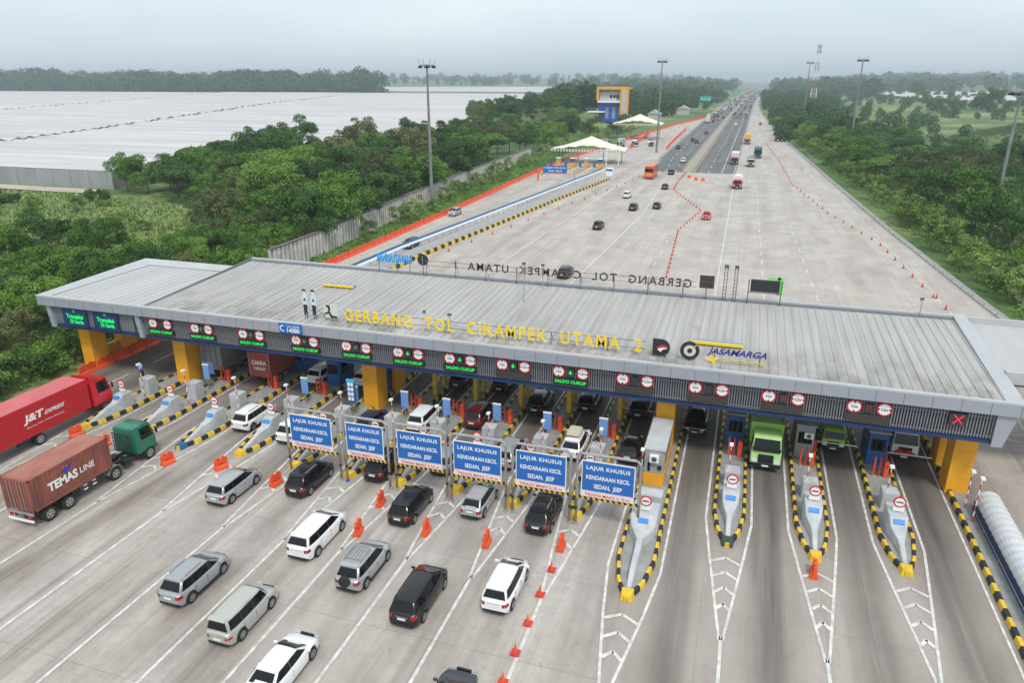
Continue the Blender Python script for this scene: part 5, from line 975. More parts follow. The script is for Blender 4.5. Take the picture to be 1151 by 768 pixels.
t = thing("ramp_sign_gantry", "low red beam gantry with wide blue sign before the ramp toll gate", "sign gantry", (-50, 194, 0)); MB().box(-4.6, -4.2, -.2, .2, 0, 3.0).build("post", m_orange, t); MB().box(5.6, 5.9, -.15, .15, 0, 3.0).build("post", m_steel, t); MB().box(-4.2, 5.6, -.1, .1, 1.9, 2.1).build("beam", M("pale_red", (.6, .2, .18), .6), t); p = MB().box(-3.0, 3.6, -.16, -.11, 2.2, 4.1).build("sign_panel", m_bsign, t)
text("LAJUR KHUSUS", -2.6, 3.2, 3.25, 3.8, -.165, m_signw, p, depth=.01, bold=.01); text("GOL I BUS", -1.5, 2.2, 2.5, 3.0, -.165, m_signw, p, depth=.01, bold=.01)
for x, y in ((-41, 222), (-38.8, 231), (-34.3, 288)):
    t = thing("white_pole", f"slim white pole at the ramp gate, {'beside the bus' if x > -36 else 'nearest the wall end' if y < 225 else 'right of the nearer tensile roof'}", "pole", (x, y, 0)); MB().tube((0, 0, 0), (0, 0, 9 if y < 280 else 12), .12, .08).build("pole", m_signw, t); MB().box(-.2, .2, -.2, .2, 0, .6).build("foot", m_kerb, t)
t = thing("wall_end_box", "white and blue cabinet at the end of the blue roofed wall", "cabinet", (-37.8, 210, 0)); MB().box(-.9, .9, 0, 2.5, 0, 2.0).build("cabinet", m_signw, t); MB().box(-.9, .9, -.02, 0, 1.3, 1.9).build("panel", m_bsign, t)
for k in range(9):
    x = -60 + k * 2.6 + random.uniform(-.4, .4); y = 318 + random.uniform(-14, 22); cl = ['white', 'silver', 'dark', 'navy', 'white', 'red', 'silver', 'white', 'dark'][k]; nm, me = [q for q in lows if q[0] == cl][0]
    o = link(me, "car", None, (x, y, .02), (0, 0, math.pi)); tag(o, f"{cl} car queuing between the two tensile roofs, {ORD[k]} from the left", "car", "cars queuing between the tensile roofs")
lorry(-56.8, 296, 8, 2.4, 3.2, M("orange_cab", (.65, .22, .04), .5), m_gt, "orange nosed truck queuing between the tensile roofs"); lorry(-50.5, 300, 8, 2.4, 3.4, m_gt, M("pale_grey_box", (.42, .4, .38), .6), "pale grey truck queuing between the tensile roofs")

# masts
def light_mast(x, y, h, lean, lb):
    t = thing("light_mast", lb, "mast", (x, y, terr(x, y) + .1 if abs(x + 15) > 45 else 0), 0); t.rotation_euler = (0, R(lean), 0)
    MB().tube((0, 0, 0), (0, 0, h), .42, .18, n=12).build("pole", M("weathered_steel", (.17, .18, .18), .6, .4, vscale=(1, 1, .4), col2=(.3, .31, .31)) if "weathered_steel" not in bpy.data.materials else bpy.data.materials["weathered_steel"], t, smooth=50)
    mb = MB(); 
    for a in range(8):
        c, s = math.cos(a * math.pi / 4), math.sin(a * math.pi / 4); c2, s2 = math.cos((a + 1) * math.pi / 4), math.sin((a + 1) * math.pi / 4); mb.tube((0, 0, h - .8), (c * 1.6, s * 1.6, h - .2), .05, n=5); mb.tube((c * 1.6, s * 1.6, h - .2), (c2 * 1.6, s2 * 1.6, h - .2), .05, n=5); mb.tube((c * 1.6, s * 1.6, h - .2), (c * 1.9, s * 1.9, h + 1.0), .025, n=4)
    mb.build("head_frame", m_dsteel, t)
    for a in range(6):
        c, s = math.cos(a * math.pi / 3), math.sin(a * math.pi / 3); MB().box(c * 1.6 - .3, c * 1.6 + .3, s * 1.6 - .2, s * 1.6 + .2, h - .75, h - .35).build("floodlight", m_trim, t)
light_mast(-64.6, 145.4, 29, 0, "tall dark floodlight mast left of the ramp"); light_mast(-33.8, 286, 32.5, 0, "tall slim floodlight mast beside the tensile roofs"); light_mast(32.8, 283, 32.5, 0, "tall floodlight mast right of the highway, the middle one"); light_mast(25, 431, 34.5, 0, "tall floodlight mast farthest along the right side"); light_mast(42.5, 149, 25.5, 0, "tall dark mast at the right edge of the photo")
t = thing("lattice_tower", "red and white telecom lattice tower on the right horizon", "tower", (57, 860, terr(57, 860))); mb = MB(); Hh = 60; n = 14
for k in range(n):
    z0, z1 = Hh * k / n, Hh * (k + 1) / n; w0, w1 = 3.2 - 2.4 * k / n, 3.2 - 2.4 * (k + 1) / n; c0 = [(w0, w0), (-w0, w0), (-w0, -w0), (w0, -w0)]; c1 = [(w1, w1), (-w1, w1), (-w1, -w1), (w1, -w1)]
    for j in range(4): mb.tube((*c0[j], z0), (*c1[j], z1), .22, n=4, m=k // 2 % 2); mb.tube((*c0[j], z0), (*c1[(j + 1) % 4], z1), .12, n=4, m=k // 2 % 2); mb.tube((*c1[j], z1), (*c1[(j + 1) % 4], z1), .12, n=4, m=k // 2 % 2)
mb.build("lattice", [M('faded_red', (.42, .16, .15), .7), m_signw], t); mb = MB(); [mb.box(a - .5, a + .5, -2, 2, Hh - 3 - b, Hh - .5 - b) for a in (-1.8, 1.8) for b in (0, 5)]; mb.tube((0, 0, Hh), (0, 0, Hh + 4), .15); mb.build("antennas", m_grey, t)
# roadside lamps along the highway and green signs
lp = thing("highway_lamp", "slim grey street lamp in the row along the highway median", "street lamp", (-17.4, 420, 0), 0, "street lamps along the highway"); MB().tube((0, 0, 0), (0, 0, 10), .1, .06, n=6).build("pole", m_steel, lp); mb = MB(); mb.tube((0, 0, 10), (-2, 0, 10.6), .06, n=5); mb.box(-2.6, -1.9, -.15, .15, 10.5, 10.65); mb.build("arm", m_steel, lp)
for y in range(460, 1500, 42): dup(lp, (ix(CL, y), y, 0))
for x, y, z, lb in ((-42, 690, 11, "nearer green road sign on a gantry over the left carriageway"), (-28, 1150, 9, "farther green road sign over the left carriageway")):
    t = thing("green_sign", lb, "road sign", (x, y, 0)); MB().box(-5, 5, -.1, 0, z - 3, z + 1.5).build("panel", M("green_sign_face", (.0, .32, .22), .6), t); MB().tube((-4.5, .1, 0), (-4.5, .1, z), .2).build("post", m_steel, t); MB().box(-4.5, 14, .0, .3, z - .4, z).build("beam", m_steel, t)
    mb = MB(); [mb.box(-4 + a * 3, -2 + a * 3, -.12, -.1, z - 1.8 + b, z - 1.4 + b) for a in range(3) for b in (0, 1.2)]; mb.build("marks", m_signw, t)
# yellow and blue office block
t = thing("office_building", "blue and white office block with orange frame among the trees", "building", (-81, 450, 2)); B = lambda *a: MB().box(*a)
B(-8, 7, 0, 14, 0, 11).build("blue_walls", M("deep_blue_wall", (.03, .08, .42), .6, var=.2, scale=.4), t); B(-8.5, 5, -3, 12, 11.05, 12.2).build("white_canopy", m_signw, t); B(-7.5, 2.5, -1, 11, 12.25, 17).build("upper_walls", m_grey, t)
mb = MB(); mb.box(-9, 10, -3.5, -2.2, 18.5, 20); mb.box(-9, -7.6, -3.5, -2.2, 12.3, 18.5); mb.box(5.2, 10, -3.5, -2.0, 4.5, 18.5); mb.box(-9, 10, -2.2, 10, 18.6, 19.4); mb.build("orange_frame", M("orange_frame", (.80, .36, .03), .6), t); B(6.3, 8.9, -3.6, -3.48, 5.6, 17.5).build("tower_panel", m_grey, t)
for k in range(3): B(-4 + k * 4, -2 + k * 4, -.08, -.02, 2, 8.5).build("window", M("office_glass", (.2, .35, .55), .2) if k == 0 else bpy.data.materials["office_glass"], t)
for k in range(3): B(-1.5 + k * 2.0, 0 + k * 2.0, -1.06, -1.0, 13.6, 15.4).build("window", m_glass, t)
B(-14, -4, -6, 4, 5.5, 6.1).build("porch_roof", m_signw, t)
for x, y, w, lb in ((-47, 600, 9, "small pale roofed hut beside the far ramp"), (-57, 505, 8, "low white roofed shed behind the farther tensile roof")):
    t = thing("hut", lb, "building", (x - 6, y, 0)); B(-w / 2, w / 2, 0, 8, 0, 4.5).build("walls", m_grey, t); MB().prism([(-w / 2 - .6, 4.5), (w / 2 + .6, 4.5), (0, 7.2)], 'y', -.5, 8.5).build("roof", M("pale_roof", (.5, .44, .38), .7), t)

# ------------------------------------------------------------------ greenhouses
m_net = M("shade_net_roof", (.56, .545, .545), .8, vscale=(.012, .13, 1), col2=(.40, .385, .39)); m_netw = M("net_wall", (.26, .27, .27), .9, vscale=(.3, .3, .1), col2=(.36, .37, .37)); m_gap = M("gutter_dark", (.24, .24, .245), .9)
m_gut = M("gutter_grey", (.24, .235, .24), .9, var=.3, vscale=(.02, .1, 1))
def xgap(y): return float(np.interp(y, [140, 295, 604, 1081, 1150], [-232, -295, -430, -605, -630]))
def xright(y): return float(np.interp(y, [145, 300, 359, 543, 1088, 1150], [-152, -140, -138, -189, -313, -330]))
def xgap2(y): return float(np.interp(y, [140, 300, 475, 1081, 1150], [-420, -470, -557, -870, -900]))
def rows(name, fL, fR, ya, yb, lb, pitch=7.6, z0=4.5):
    mb = MB(); y = ya; k = 0
    while y < yb:
        l, r = fL(y) + random.uniform(-5, 5) * (k % 3 == 0), fR(y) + random.uniform(-4, 1.5) * (k % 2); z = z0 + random.uniform(-.12, .12); p = pitch
        mb.add([(l, y, z), (r, y, z), (r, y + p * .5, z + 1.3), (l, y + p * .5, z + 1.3), (r, y + p * .93, z), (l, y + p * .93, z), (r, y + p, z - .25), (l, y + p, z - .25)], [(0, 1, 2, 3), (3, 2, 4, 5)])
        mb.add([(l, y + p * .93, z), (r, y + p * .93, z), (r, y + p, z - .3), (l, y + p, z - .3)], [(0, 1, 2, 3)], 2)
        mb.add([(r, y, z), (r, y + p * .5, z + 1.3), (r, y + p, z), (r, y + p, 0), (r, y, 0)], [(0, 1, 2, 3, 4)], 1); mb.add([(l, y, z), (l, y + p * .5, z + 1.3), (l, y + p, z), (l, y + p, 0), (l, y, 0)], [(0, 1, 2, 3, 4)], 1)
        y += p; k += 1; pitch *= 1.004
    t = thing("greenhouse", lb, "greenhouse", ((fL(ya) + fR(ya)) / 2, ya, -.2)); o = mb.build("roof", [m_net, m_gap, m_gut], t, fix=False); rebase(o); o.location.z = 0
    mb = MB(); l, r = fL(ya), fR(ya); mb.box(l, r, ya - .15, ya - .02, 0, z0 - .05); [mb.box(x - .12, x + .12, ya - .25, ya - .16, 0, z0) for x in np.arange(l, r, 6)]; w = rebase(mb.build("net_wall", m_netw, t)); w.location.z = 0
rows("gh", lambda y: xgap(y) + 3.0, xright, 146, 1120, "nearest block of long pale greenhouse roofs, right of the diagonal gutter")
rows("gh", lambda y: xgap2(y) + 2.2, lambda y: xgap(y) - 2.0, 146, 1120, "middle block of long pale greenhouse roofs between the diagonal gutters")
rows("gh", lambda y: -1500, lambda y: xgap2(y) - 2.2, 250, 1080, "farthest left block of long pale greenhouse roofs")
rows("gh", lambda y: -1500, lambda y: -330 - (y - 1200) * .12, 1250, 2150, "distant strip of pale greenhouse roofs below the left horizon", 9, 6)
rows("gh", lambda y: 190, lambda y: 420 + (y - 900) * .2, 1000, 1600, "pale greenhouse roofs in the distance on the right", 8, 4)
rows("gh", lambda y: -240, lambda y: -95, 1150, 1500, "pale roofs showing between the far trees left of the highway", 9, 6)
strip("dirt_track", [(135, -330, -150), (141, -330, -150)], .55, M("dirt", (.42, .36, .28), .95, var=.2, scale=.3))

# ------------------------------------------------------------------ vegetation
def leaf_mat(name, cols, trans=.0):
    m = bpy.data.materials.new(name); m.use_nodes = True; n = m.node_tree; b = n.nodes["Principled BSDF"]; b.inputs['Roughness'].default_value = .65; b.inputs['Specular IOR Level'].default_value = .25; L = n.links.new
    oi = n.nodes.new("ShaderNodeObjectInfo"); g = n.nodes.new("ShaderNodeNewGeometry"); t = n.nodes.new("ShaderNodeTexNoise"); t.inputs['Scale'].default_value = .55; t.inputs['Detail'].default_value = 4; L(g.outputs['Position'], t.inputs['Vector'])
    a = n.nodes.new("ShaderNodeMath"); a.operation = 'MULTIPLY_ADD'; L(oi.outputs['Random'], a.inputs[0]); a.inputs[1].default_value = .55; 
    a2 = n.nodes.new("ShaderNodeMath"); a2.operation = 'MULTIPLY_ADD'; L(t.outputs[0], a2.inputs[0]); a2.inputs[1].default_value = .9; a2.inputs[2].default_value = -.22; L(a2.outputs[0], a.inputs[2])
    r = n.nodes.new("ShaderNodeValToRGB"); e = r.color_ramp.elements; e[0].position = .15; e[0].color = (*cols[0], 1); e[1].position = .9; e[1].color = (*cols[-1], 1)
    for k, c in enumerate(cols[1:-1]): q = e.new(.15 + .75 * (k + 1) / (len(cols) - 1)); q.color = (*c, 1)
    L(a.outputs[0], r.inputs[0]); L(r.outputs[0], b.inputs['Base Color']); return m
lm_mix = leaf_mat("leaves_mixed", [(.024, .062, .012), (.055, .13, .018), (.105, .215, .026), (.18, .29, .045)]); lm_olive = leaf_mat("leaves_olive", [(.035, .055, .016), (.075, .10, .028), (.13, .15, .045), (.19, .19, .07)]); lm_dark = leaf_mat("leaves_dark", [(.018, .052, .011), (.040, .10, .017), (.075, .16, .025)]); lm_pale = leaf_mat("leaves_pale", [(.09, .16, .03), (.16, .25, .05), (.25, .34, .09)]); lm_grass = leaf_mat("grass_blades", [(.12, .21, .045), (.21, .30, .08), (.36, .40, .18)]); lm_far = leaf_mat("leaves_far", [(.022, .06, .014), (.045, .105, .02), (.085, .16, .03)]); m_bark = M("bark", (.14, .11, .08), .9, var=.3, scale=3)
def leaf_quads(cen, size, nrm, rg):
    n = len(cen); r = rg.normal(size=(n, 3)); u = np.cross(nrm, r); u /= np.linalg.norm(u, axis=1)[:, None] + 1e-9; w = np.cross(nrm, u); s = size[:, None]
    return np.stack([cen - u * s * .5, cen - w * s * .32, cen + u * s * .5, cen + w * s * .32], 1).reshape(-1, 3)
def clump_points(lobes, per, rg, shell=.28, flat=.8):
    C, N = [], []
    for (x, y, z, r) in lobes:
        k = int(per * r * r); d = rg.normal(size=(k, 3)); d /= np.linalg.norm(d, axis=1)[:, None]; d[:, 2] = np.where(d[:, 2] < -.35, -d[:, 2], d[:, 2]); rr = r * (1 - shell * rg.random(k) ** 1.5 + .08 * rg.normal(size=k)); p = d * rr[:, None]; p[:, 2] *= flat; C.append(p + np.array([x, y, z])); nn = d + .65 * rg.normal(size=(k, 3)); N.append(nn / np.linalg.norm(nn, axis=1)[:, None])
    return np.concatenate(C), np.concatenate(N)
def mesh_quads(name, V, mat, extra=None):
    n = len(V) // 4; me = bpy.data.meshes.new(name); vs = V; fl = np.arange(n * 4).reshape(-1, 4)
    me.vertices.add(len(vs)); me.vertices.foreach_set('co', vs.astype(np.float32).ravel()); me.loops.add(n * 4); me.loops.foreach_set('vertex_index', fl.ravel().astype(np.int32)); me.polygons.add(n); me.polygons.foreach_set('loop_start', np.arange(0, n * 4, 4, dtype=np.int32)); me.polygons.foreach_set('loop_total', np.full(n, 4, dtype=np.int32)); me.update(calc_edges=True); me.materials.append(mat); return me
def crown(name, rad, hgt, nl, seed, mat, size=.42, per=95, flat=.8, umbrella=False):
    rg = np.random.default_rng(seed); lobes = []
    for k in range(nl):
        a = rg.random() * 6.283; t = rg.random() ** .6; rr = rad * (.25 + .62 * t) if k else 0; z = hgt * (.35 + .62 * rg.random() * (1 - .55 * t * t)) if k else hgt * .72
        if umbrella: z = hgt * (.72 + .2 * rg.random() * (1 - t))
        lobes.append((rr * math.cos(a), rr * math.sin(a), z, rad * rg.uniform(.17, .38)))
    C, N = clump_points(lobes, per, rg, flat=flat if not umbrella else .42)
    for (x, y, z, r) in lobes:  # solid inner leaves that close the crown
        k = int(per * .28 * r * r); d = rg.normal(size=(k, 3)); d /= np.linalg.norm(d, axis=1)[:, None]; p = d * (r * .62 * rg.random(k) ** .33)[:, None] + np.array([x, y, z]); C = np.concatenate([C, p]); N = np.concatenate([N, rg.normal(size=(k, 3))])
    N /= np.linalg.norm(N, axis=1)[:, None] + 1e-9
    return mesh_quads("crown", leaf_quads(C, size * rg.uniform(.6, 1.4, len(C)), N, rg), mat), lobes
def trunk(hgt, lobes, r=.18):
    mb = MB(); mb.tube((0, 0, -1.0), (.1, .05, hgt * .45), r, r * .7, n=7)
    for (x, y, z, q) in lobes[:6]: mb.tube((.1, .05, hgt * .4), (x * .8, y * .8, z), r * .45, r * .15, n=5)
    return mb
TP = {'mix': [], 'dark': [], 'pale': [], 'umb': [], 'bush': [], 'sap': []}
for k in range(5): TP['mix'].append(crown("c", 4.2 + .4 * k, 8.6 + .5 * k, 26, 10 + k, lm_mix, .36, 125))
for k in range(3): TP['sap'].append(crown("c", 3.4 + .4 * k, 9.5 + .8 * k, 22, 110 + k, lm_olive, .34, 95))
for k in range(3): TP['dark'].append(crown("c", 4.4 + .4 * k, 9.5 + .8 * k, 26, 30 + k, lm_dark, .36, 125))
for k in range(3): TP['umb'].append(crown("c", 5.2 + .4 * k, 7.4 + .3 * k, 26, 50 + k, lm_mix, .34, 140, umbrella=True))
for k in range(3): TP['pale'].append(crown("c", 2.1 + .2 * k, 3.9 + .3 * k, 14, 70 + k, lm_pale, .28, 200))
for k in range(3): TP['bush'].append(crown("c", 2.5 + .3 * k, 3.4, 16, 90 + k, lm_mix, .28, 200))
protos = {}
def tree(kind, x, y, s=1.0, label=None, group=None, cat="tree", name="tree", zoff=0):
    k = random.randrange(len(TP[kind])); key = (kind, k)
    if key not in protos: me, lob = TP[kind][k]; tm = trunk(max(p[2] for p in lob), lob).mesh("trunk"); tm.materials.append(m_bark); protos[key] = (me, tm)
    me, tm = protos[key]; t = thing(name, label, cat, (x, y, float(terr(x, y)) + zoff), random.random() * 6.28, group); t.scale = (s * random.uniform(.9, 1.12), s * random.uniform(.9, 1.12), s * random.uniform(.88, 1.15))
    link(me, "crown", t); link(tm, "trunk", t); return t
def scatter(poly, sp, n, seed, test=None, maxn=999):
    rg = random.Random(seed); xs_ = [p[0] for p in poly]; ys_ = [p[1] for p in poly]; out = []; tries = 0
    def inside(x, y):
        c = False; j = len(poly) - 1
        for i in range(len(poly)):
            if (poly[i][1] > y) != (poly[j][1] > y) and x < (poly[j][0] - poly[i][0]) * (y - poly[i][1]) / (poly[j][1] - poly[i][1]) + poly[i][0]: c = not c
            j = i
        return c
    while len(out) < n and tries < n * 60:
        tries += 1; x = rg.uniform(min(xs_), max(xs_)); y = rg.uniform(min(ys_), max(ys_))
        if not inside(x, y): continue
        px, py = proj(x, y, 4)
        if not (-70 < px < 1220 and py < 700): continue
        if any((x - a) ** 2 + (y - b) ** 2 < sp * sp for a, b in out): continue
        out.append((x, y))
    return out
G1 = "trees of the wood left of the ramp"
# left wood between gate and greenhouses
for x, y in scatter([(-68, 88), (-71, 120), (-76, 200), (-78, 255), (-108, 262), (-128, 215), (-146, 170), (-124, 134), (-90, 98)], 7.2, 92, 3):
    kd = random.choice(['mix', 'mix', 'sap', 'dark', 'umb', 'sap']); s = (.72 + .35 * smooth(90, 170, y)); tree(kd, x, y, float(s) * random.choice((.8, 1.0, 1.15, 1.35)), "leafy green tree in the dense wood left of the ramp", G1)
for x, y in scatter([(-74, 205), (-78, 262), (-100, 262), (-100, 215)], 8, 8, 31): tree('dark', x, y, 1.15, "tall dark tree in the wood behind the concrete wall", "tall dark trees behind the concrete wall")
for x, y in ((-66.5, 108), (-67.5, 114), (-68.5, 121), (-69.5, 129), (-71, 150), (-72, 160), (-74, 178), (-76, 196), (-66, 99)): tree('dark' if y % 2 else 'mix', x, y, 1.0 if y < 125 else 1.2, 'leafy tree overhanging the ribbed concrete wall', 'trees overhanging the concrete wall')
for x, y in scatter([(-128, 128), (-150, 146), (-146, 175), (-126, 160)], 6, 9, 71): tree('mix', x, y, random.uniform(.75, 1.0), 'leafy tree at the corner of the greenhouses', 'trees at the greenhouse corner')
for x, y in scatter([(-90, 60), (-90, 94), (-132, 130), (-215, 128), (-185, 84), (-115, 50)], 6, 34, 73): tree(random.choice(['bush', 'pale', 'bush']), x, y, random.uniform(.5, .95), 'single shrub standing in the tall grass field on the left', 'shrubs standing in the tall grass field', 'shrub', 'shrub')
# low growth left of the canopy
for x, y in scatter([(-60.5, 38), (-62, 62), (-64, 88), (-82, 90), (-86, 74), (-86, 55), (-85, 30), (-62, 22)], 3.5, 105, 4):
    big = random.random() < .25; tree('sap' if big and x > -70 else 'mix' if big else 'bush', x, y, .6 if big else random.uniform(.8, 1.15), "low leafy bush in the thicket left of the toll canopy", "bushes of the thicket left of the canopy", "bush", "bush")
for x, y in ((-60.8, 47.5), (-60.6, 42), (-61, 36.5), (-62.5, 31), (-64.5, 40)): tree('pale' if y == 42 else 'bush', x, y, .85, "small bush at the road edge left of the canopy" if y != 42 else "pale flowering bush at the road edge left of the canopy", "bushes of the thicket left of the canopy" if y != 42 else None, "bush", "bush")
for x, y in scatter([(-92, 66), (-104, 76), (-106, 92), (-92, 88)], 6, 4, 44): tree('mix', x, y, .7, "spreading tree at the edge of the tall grass field", "trees at the edge of the tall grass")
for x, y in scatter([(-62.5, 100), (-65.5, 140), (-69, 175), (-73, 240), (-66, 240), (-61.5, 150), (-60.6, 105)], 4.6, 26, 8): tree('pale', x, y, random.uniform(.6, .95), "thin pale shrub growing in front of the concrete wall", "shrubs before the concrete wall", "shrub", "shrub")
for x, y in scatter([(-74, 265), (-70, 330), (-62, 400), (-58, 450), (-90, 440), (-160, 500), (-185, 560), (-130, 330), (-112, 268)], 11, 62, 5):
    if abs(x + 81) < 16 and 415 < y < 475: continue
    px_, _ = proj(x, y, 8)
    tree(random.choice(['mix', 'dark', 'sap']), x, y, .74 if 655 < px_ < 716 and y < 452 else (1.25 if y > 330 else 1.0), "tall tree in the wood around the office block", "trees around the office block")
for x, y in ((-106, 500), (-100, 506)): tree('dark', x, y, 1.75, "very tall dark tree rising above the wood behind the office block", "tall pair of trees above the wood")
for x, y in scatter([(-64, 262), (-60, 330), (-57, 400), (-66, 400), (-74, 330), (-76, 262)], 5, 22, 6): tree('pale', x, y, 1.1, "pale bushy shrub on the bank beside the ramp gate", "shrubs on the bank beside the ramp gate", "shrub", "shrub")
# right side
for x, y in scatter([(33.5, 88), (30.5, 130), (27.5, 190), (24, 260), (19.5, 330), (24, 330), (29, 260), (32, 190), (35, 130), (40, 92)], 3.4, 58, 9): tree('pale', x, y, random.uniform(.9, 1.25), "pale green roadside shrub behind the guard rail", "hedge shrubs behind the right guard rail", "shrub", "shrub")
for x, y in scatter([(40, 78), (37, 130), (33, 200), (30, 300), (50, 330), (75, 230), (84, 150), (80, 80)], 7.0, 84, 10):
    kd = random.choice(['umb', 'umb', 'mix', 'dark', 'sap']); tree(kd, x, y, random.uniform(.7, 1.2), "spreading green tree in the wood right of the highway", "trees of the wood right of the highway")
for x, y in scatter([(21, 322), (15, 420), (11, 500), (55, 500), (62, 322)], 7.5, 46, 72): tree(random.choice(['mix', 'dark', 'umb']), x, y, random.uniform(.8, 1.15), 'mid green tree in the belt beyond the guard rail hedge', 'trees of the belt beyond the hedge')
# farther trees past 330 m: individuals in rows, then far woods as one mass
def lump(x, y, z, r, h, rg, n=60):
    d = rg.normal(size=(n, 3)); d /= np.linalg.norm(d, axis=1)[:, None]; d[:, 2] = abs(d[:, 2]); p = d * np.array([r, r, h]) * (1 - .25 * rg.random(n))[:, None] + np.array([x, y, z]); nn = d + .5 * rg.normal(size=(n, 3)); return p, nn / np.linalg.norm(nn, axis=1)[:, None]
def wood(name, label, pts, hgt, seed, nq=70, mat=lm_far, size=.45):
    rg = np.random.default_rng(seed); Cc, Nn, Sz = [], [], []
    for x, y in pts:
        h = hgt * rg.uniform(.5, 1.3) * (1 + .25 * math.sin(x / 61 + seed) * math.cos(y / 47 + x / 140)); r = h * rg.uniform(.4, .6); z = float(terr(x, y)); p, nn = lump(x, y, z + h * .35, r, h * .65, rg, nq); Cc.append(p); Nn.append(nn); Sz.append(np.full(len(p), r * size) * rg.uniform(.6, 1.3, len(p)))
        p, nn = lump(x, y, z, r * .75, h * .8, rg, nq // 3); Cc.append(p); Nn.append(nn); Sz.append(np.full(len(p), r * size * 1.6))
    C_ = np.concatenate(Cc); o = link(mesh_quads(name, leaf_quads(C_, np.concatenate(Sz), np.concatenate(Nn), rg), mat), name); tag(o, label, "woods", kind='stuff'); return o
def field(x0, x1, y0, y1, n, seed, f=None):
    rg = np.random.default_rng(seed); o = []
    while len(o) < n:
        x, y = rg.uniform(x0, x1), rg.uniform(y0, y1); px, py = proj(x, y, 5)
        if -60 < px < 1210 and (f is None or f(x, y)): o.append((x, y))
    return o
rdx = lambda y: float(np.interp(y, [0, 900, 1500, 2300, 5000], [-16, -15, -9, 3, 5]))
lft = lambda x, y: x < rdx(y) - 24 - (22 if y < 700 else 4); rgt = lambda x, y: x > rdx(y) + 24 + (4 if y < 700 else 0)
wood("left_woods", "wood along the left of the far highway", field(-230, -36, 480, 1150, 420, 1, lambda x, y: lft(x, y) and x > -60 - (y - 400) * .24 - 60), 13, 2, 330, size=.22)
wood("right_woods", "wood along the right of the far highway", field(4, 150, 330, 1300, 380, 3, lambda x, y: rgt(x, y) and x < 40 + (y - 300) * .06), 10, 4, 420, size=.2)
wood("field_trees", "scattered trees over the fields on the right", field(60, 480, 240, 1500, 260, 5, lambda x, y: x > 70), 8, 6, 300, size=.24)
wood("distant_woods", "hazy line of far woods left along the horizon", field(-1500, -640, 1130, 1260, 260, 7) + field(-2600, -900, 1250, 1800, 260, 8), 32, 9, 260, size=.24)
wood("horizon_woods", "hazy far woods across the whole horizon", field(-3200, -60, 2200, 4200, 620, 11, lambda x, y: x < rdx(y) - 45) + field(60, 2600, 1600, 4200, 620, 12, lambda x, y: x > rdx(y) + 45) + field(-330, -60, 1150, 2400, 200, 14, lambda x, y: x < rdx(y) - 30) + field(40, 260, 1200, 2600, 160, 15, lambda x, y: x > rdx(y) + 35), 22, 13, 90, size=.45)
def row_trees(pts, lb, gp, s):
    for x, y in pts: tree(random.choice(['dark', 'mix']), x, y, s, lb, gp)
row_trees([(150 + 17 * k + (k * 7 % 5) * 3, 800 - 4 * k) for k in range(8)], "round dark tree in the row before the distant pale roofs", "row of trees before the distant roofs", 1.7)
# grass and undergrowth
def tufts(name, label, poly_pts, n, h, seed, mat, wdt=.12, lean=.35):
    rg = np.random.default_rng(seed); P_ = np.array(poly_pts); k = len(P_); a = rg.random((k, 1)) * 6.283; z = terr(P_[:, 0], P_[:, 1]); base = np.stack([P_[:, 0], P_[:, 1], z], 1); Q = []
    for j in range(n):
        a = rg.random(k) * 6.283; off = np.stack([np.cos(a), np.sin(a), np.zeros(k)], 1) * rg.uniform(0, .5, k)[:, None]; b = base + off; hh = h * rg.uniform(.5, 1.2, k); top = b + np.stack([np.cos(a) * lean * hh, np.sin(a) * lean * hh, hh], 1); sd = np.stack([-np.sin(a), np.cos(a), np.zeros(k)], 1) * wdt; Q.append(np.stack([b - sd, b + sd, top + sd * .3, top - sd * .3], 1))
    o = link(mesh_quads(name, np.concatenate(Q).reshape(-1, 3), mat), name); tag(o, label, "grass", kind='stuff'); return o
tufts("tall_grass", "tall pale grass in the field before the greenhouse", scatter([(-84, 56), (-84, 92), (-112, 126), (-135, 134), (-260, 134), (-230, 92), (-150, 50), (-100, 40)], 0, 12000, 21), 6, .85, 22, lm_grass, .11, .8)
tufts("verge_grass", "short green grass along the ramp wall", scatter([(-59.3, 92), (-62.3, 92), (-66, 140), (-72, 233), (-70, 300), (-62, 250), (-59.6, 140)], 0, 2500, 23), 4, .5, 24, lm_mix, .12)
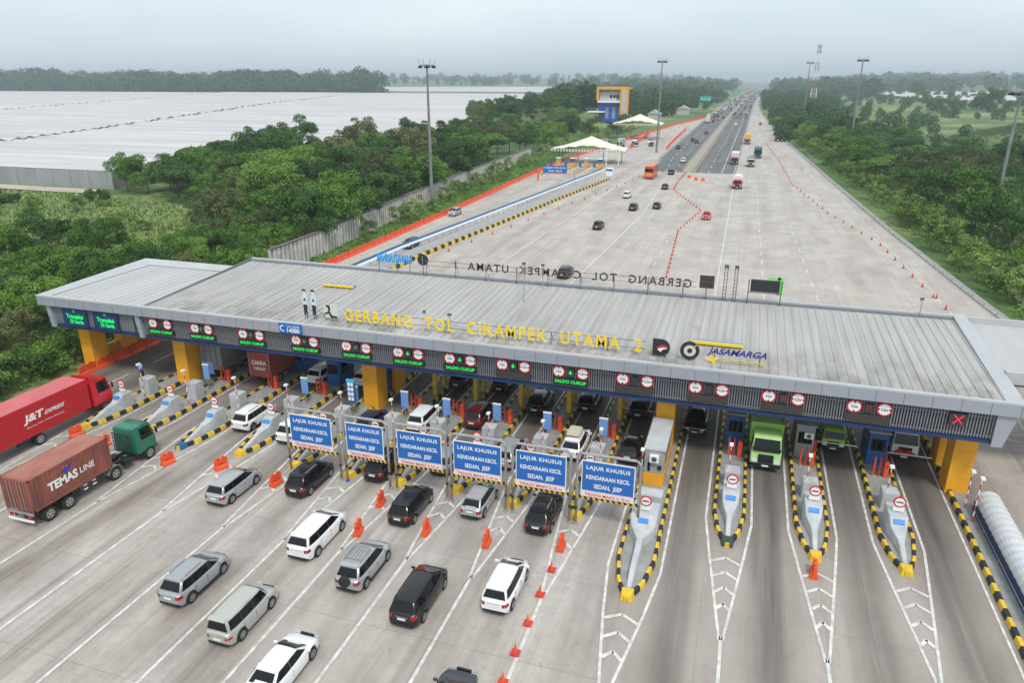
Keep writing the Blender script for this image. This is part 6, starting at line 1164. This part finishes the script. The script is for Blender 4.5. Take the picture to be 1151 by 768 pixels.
tufts("field_grass", "rough pale grass over the field on the right", scatter([(80, 150), (95, 420), (240, 560), (240, 320), (120, 140)], 0, 5000, 25), 4, 1.4, 26, lm_grass, .3)
def undergrowth(name, label, pts, seed, mat=lm_mix, r0=.9):
    rg = np.random.default_rng(seed); lobes = [(x, y, float(terr(x, y)) + .1, rg.uniform(r0 * .7, r0 * 1.5)) for x, y in pts]; C_, N_ = clump_points(lobes, 34, rg); o = link(mesh_quads(name, leaf_quads(C_, .42 * rg.uniform(.6, 1.4, len(C_)), N_, rg), mat), name); tag(o, label, "undergrowth", kind='stuff')
undergrowth("left_undergrowth", "dense low undergrowth left of the canopy and ramp", scatter([(-59.6, 18), (-59.8, 90), (-63.5, 100), (-75, 240), (-125, 255), (-138, 160), (-104, 118), (-86, 92), (-86, 60), (-80, 10)], 1.6, 2200, 27), 28)
undergrowth("right_undergrowth", "dense low undergrowth right of the guard rail", scatter([(34, 66), (31, 110), (24, 250), (17, 400), (60, 420), (85, 250), (90, 90), (60, 60)], 1.9, 1900, 29), 30)

undergrowth('field_shrubs', 'low scattered shrubs over the rough fields on the right', scatter([(78, 120), (90, 420), (330, 900), (520, 900), (300, 400), (140, 130)], 3, 2300, 33), 34, lm_mix, 1.7)
undergrowth('meadow_shrubs', 'low green shrubs dotted through the tall grass on the left', scatter([(-88, 60), (-88, 92), (-135, 132), (-220, 130), (-190, 80), (-110, 45)], 3, 420, 35), 36, lm_mix, .9)
# ------------------------------------------------------------------ air
hz = MB(); hz.box(-5600, 5600, -420, 9400, -6, 70); h = hz.build("haze", bpy.data.materials.new("haze_air")); m = h.data.materials[0]; m.use_nodes = True; n = m.node_tree
for q in list(n.nodes):
    if q.type == 'BSDF_PRINCIPLED': n.nodes.remove(q)
v = n.nodes.new("ShaderNodeVolumePrincipled"); v.inputs['Color'].default_value = (.80, .90, .97, 1); v.inputs['Density'].default_value = .00026; v.inputs['Anisotropy'].default_value = .1
n.links.new(v.outputs[0], n.nodes["Material Output"].inputs['Volume']); tag(h, "thin pale haze over the whole landscape", "haze", kind='stuff')
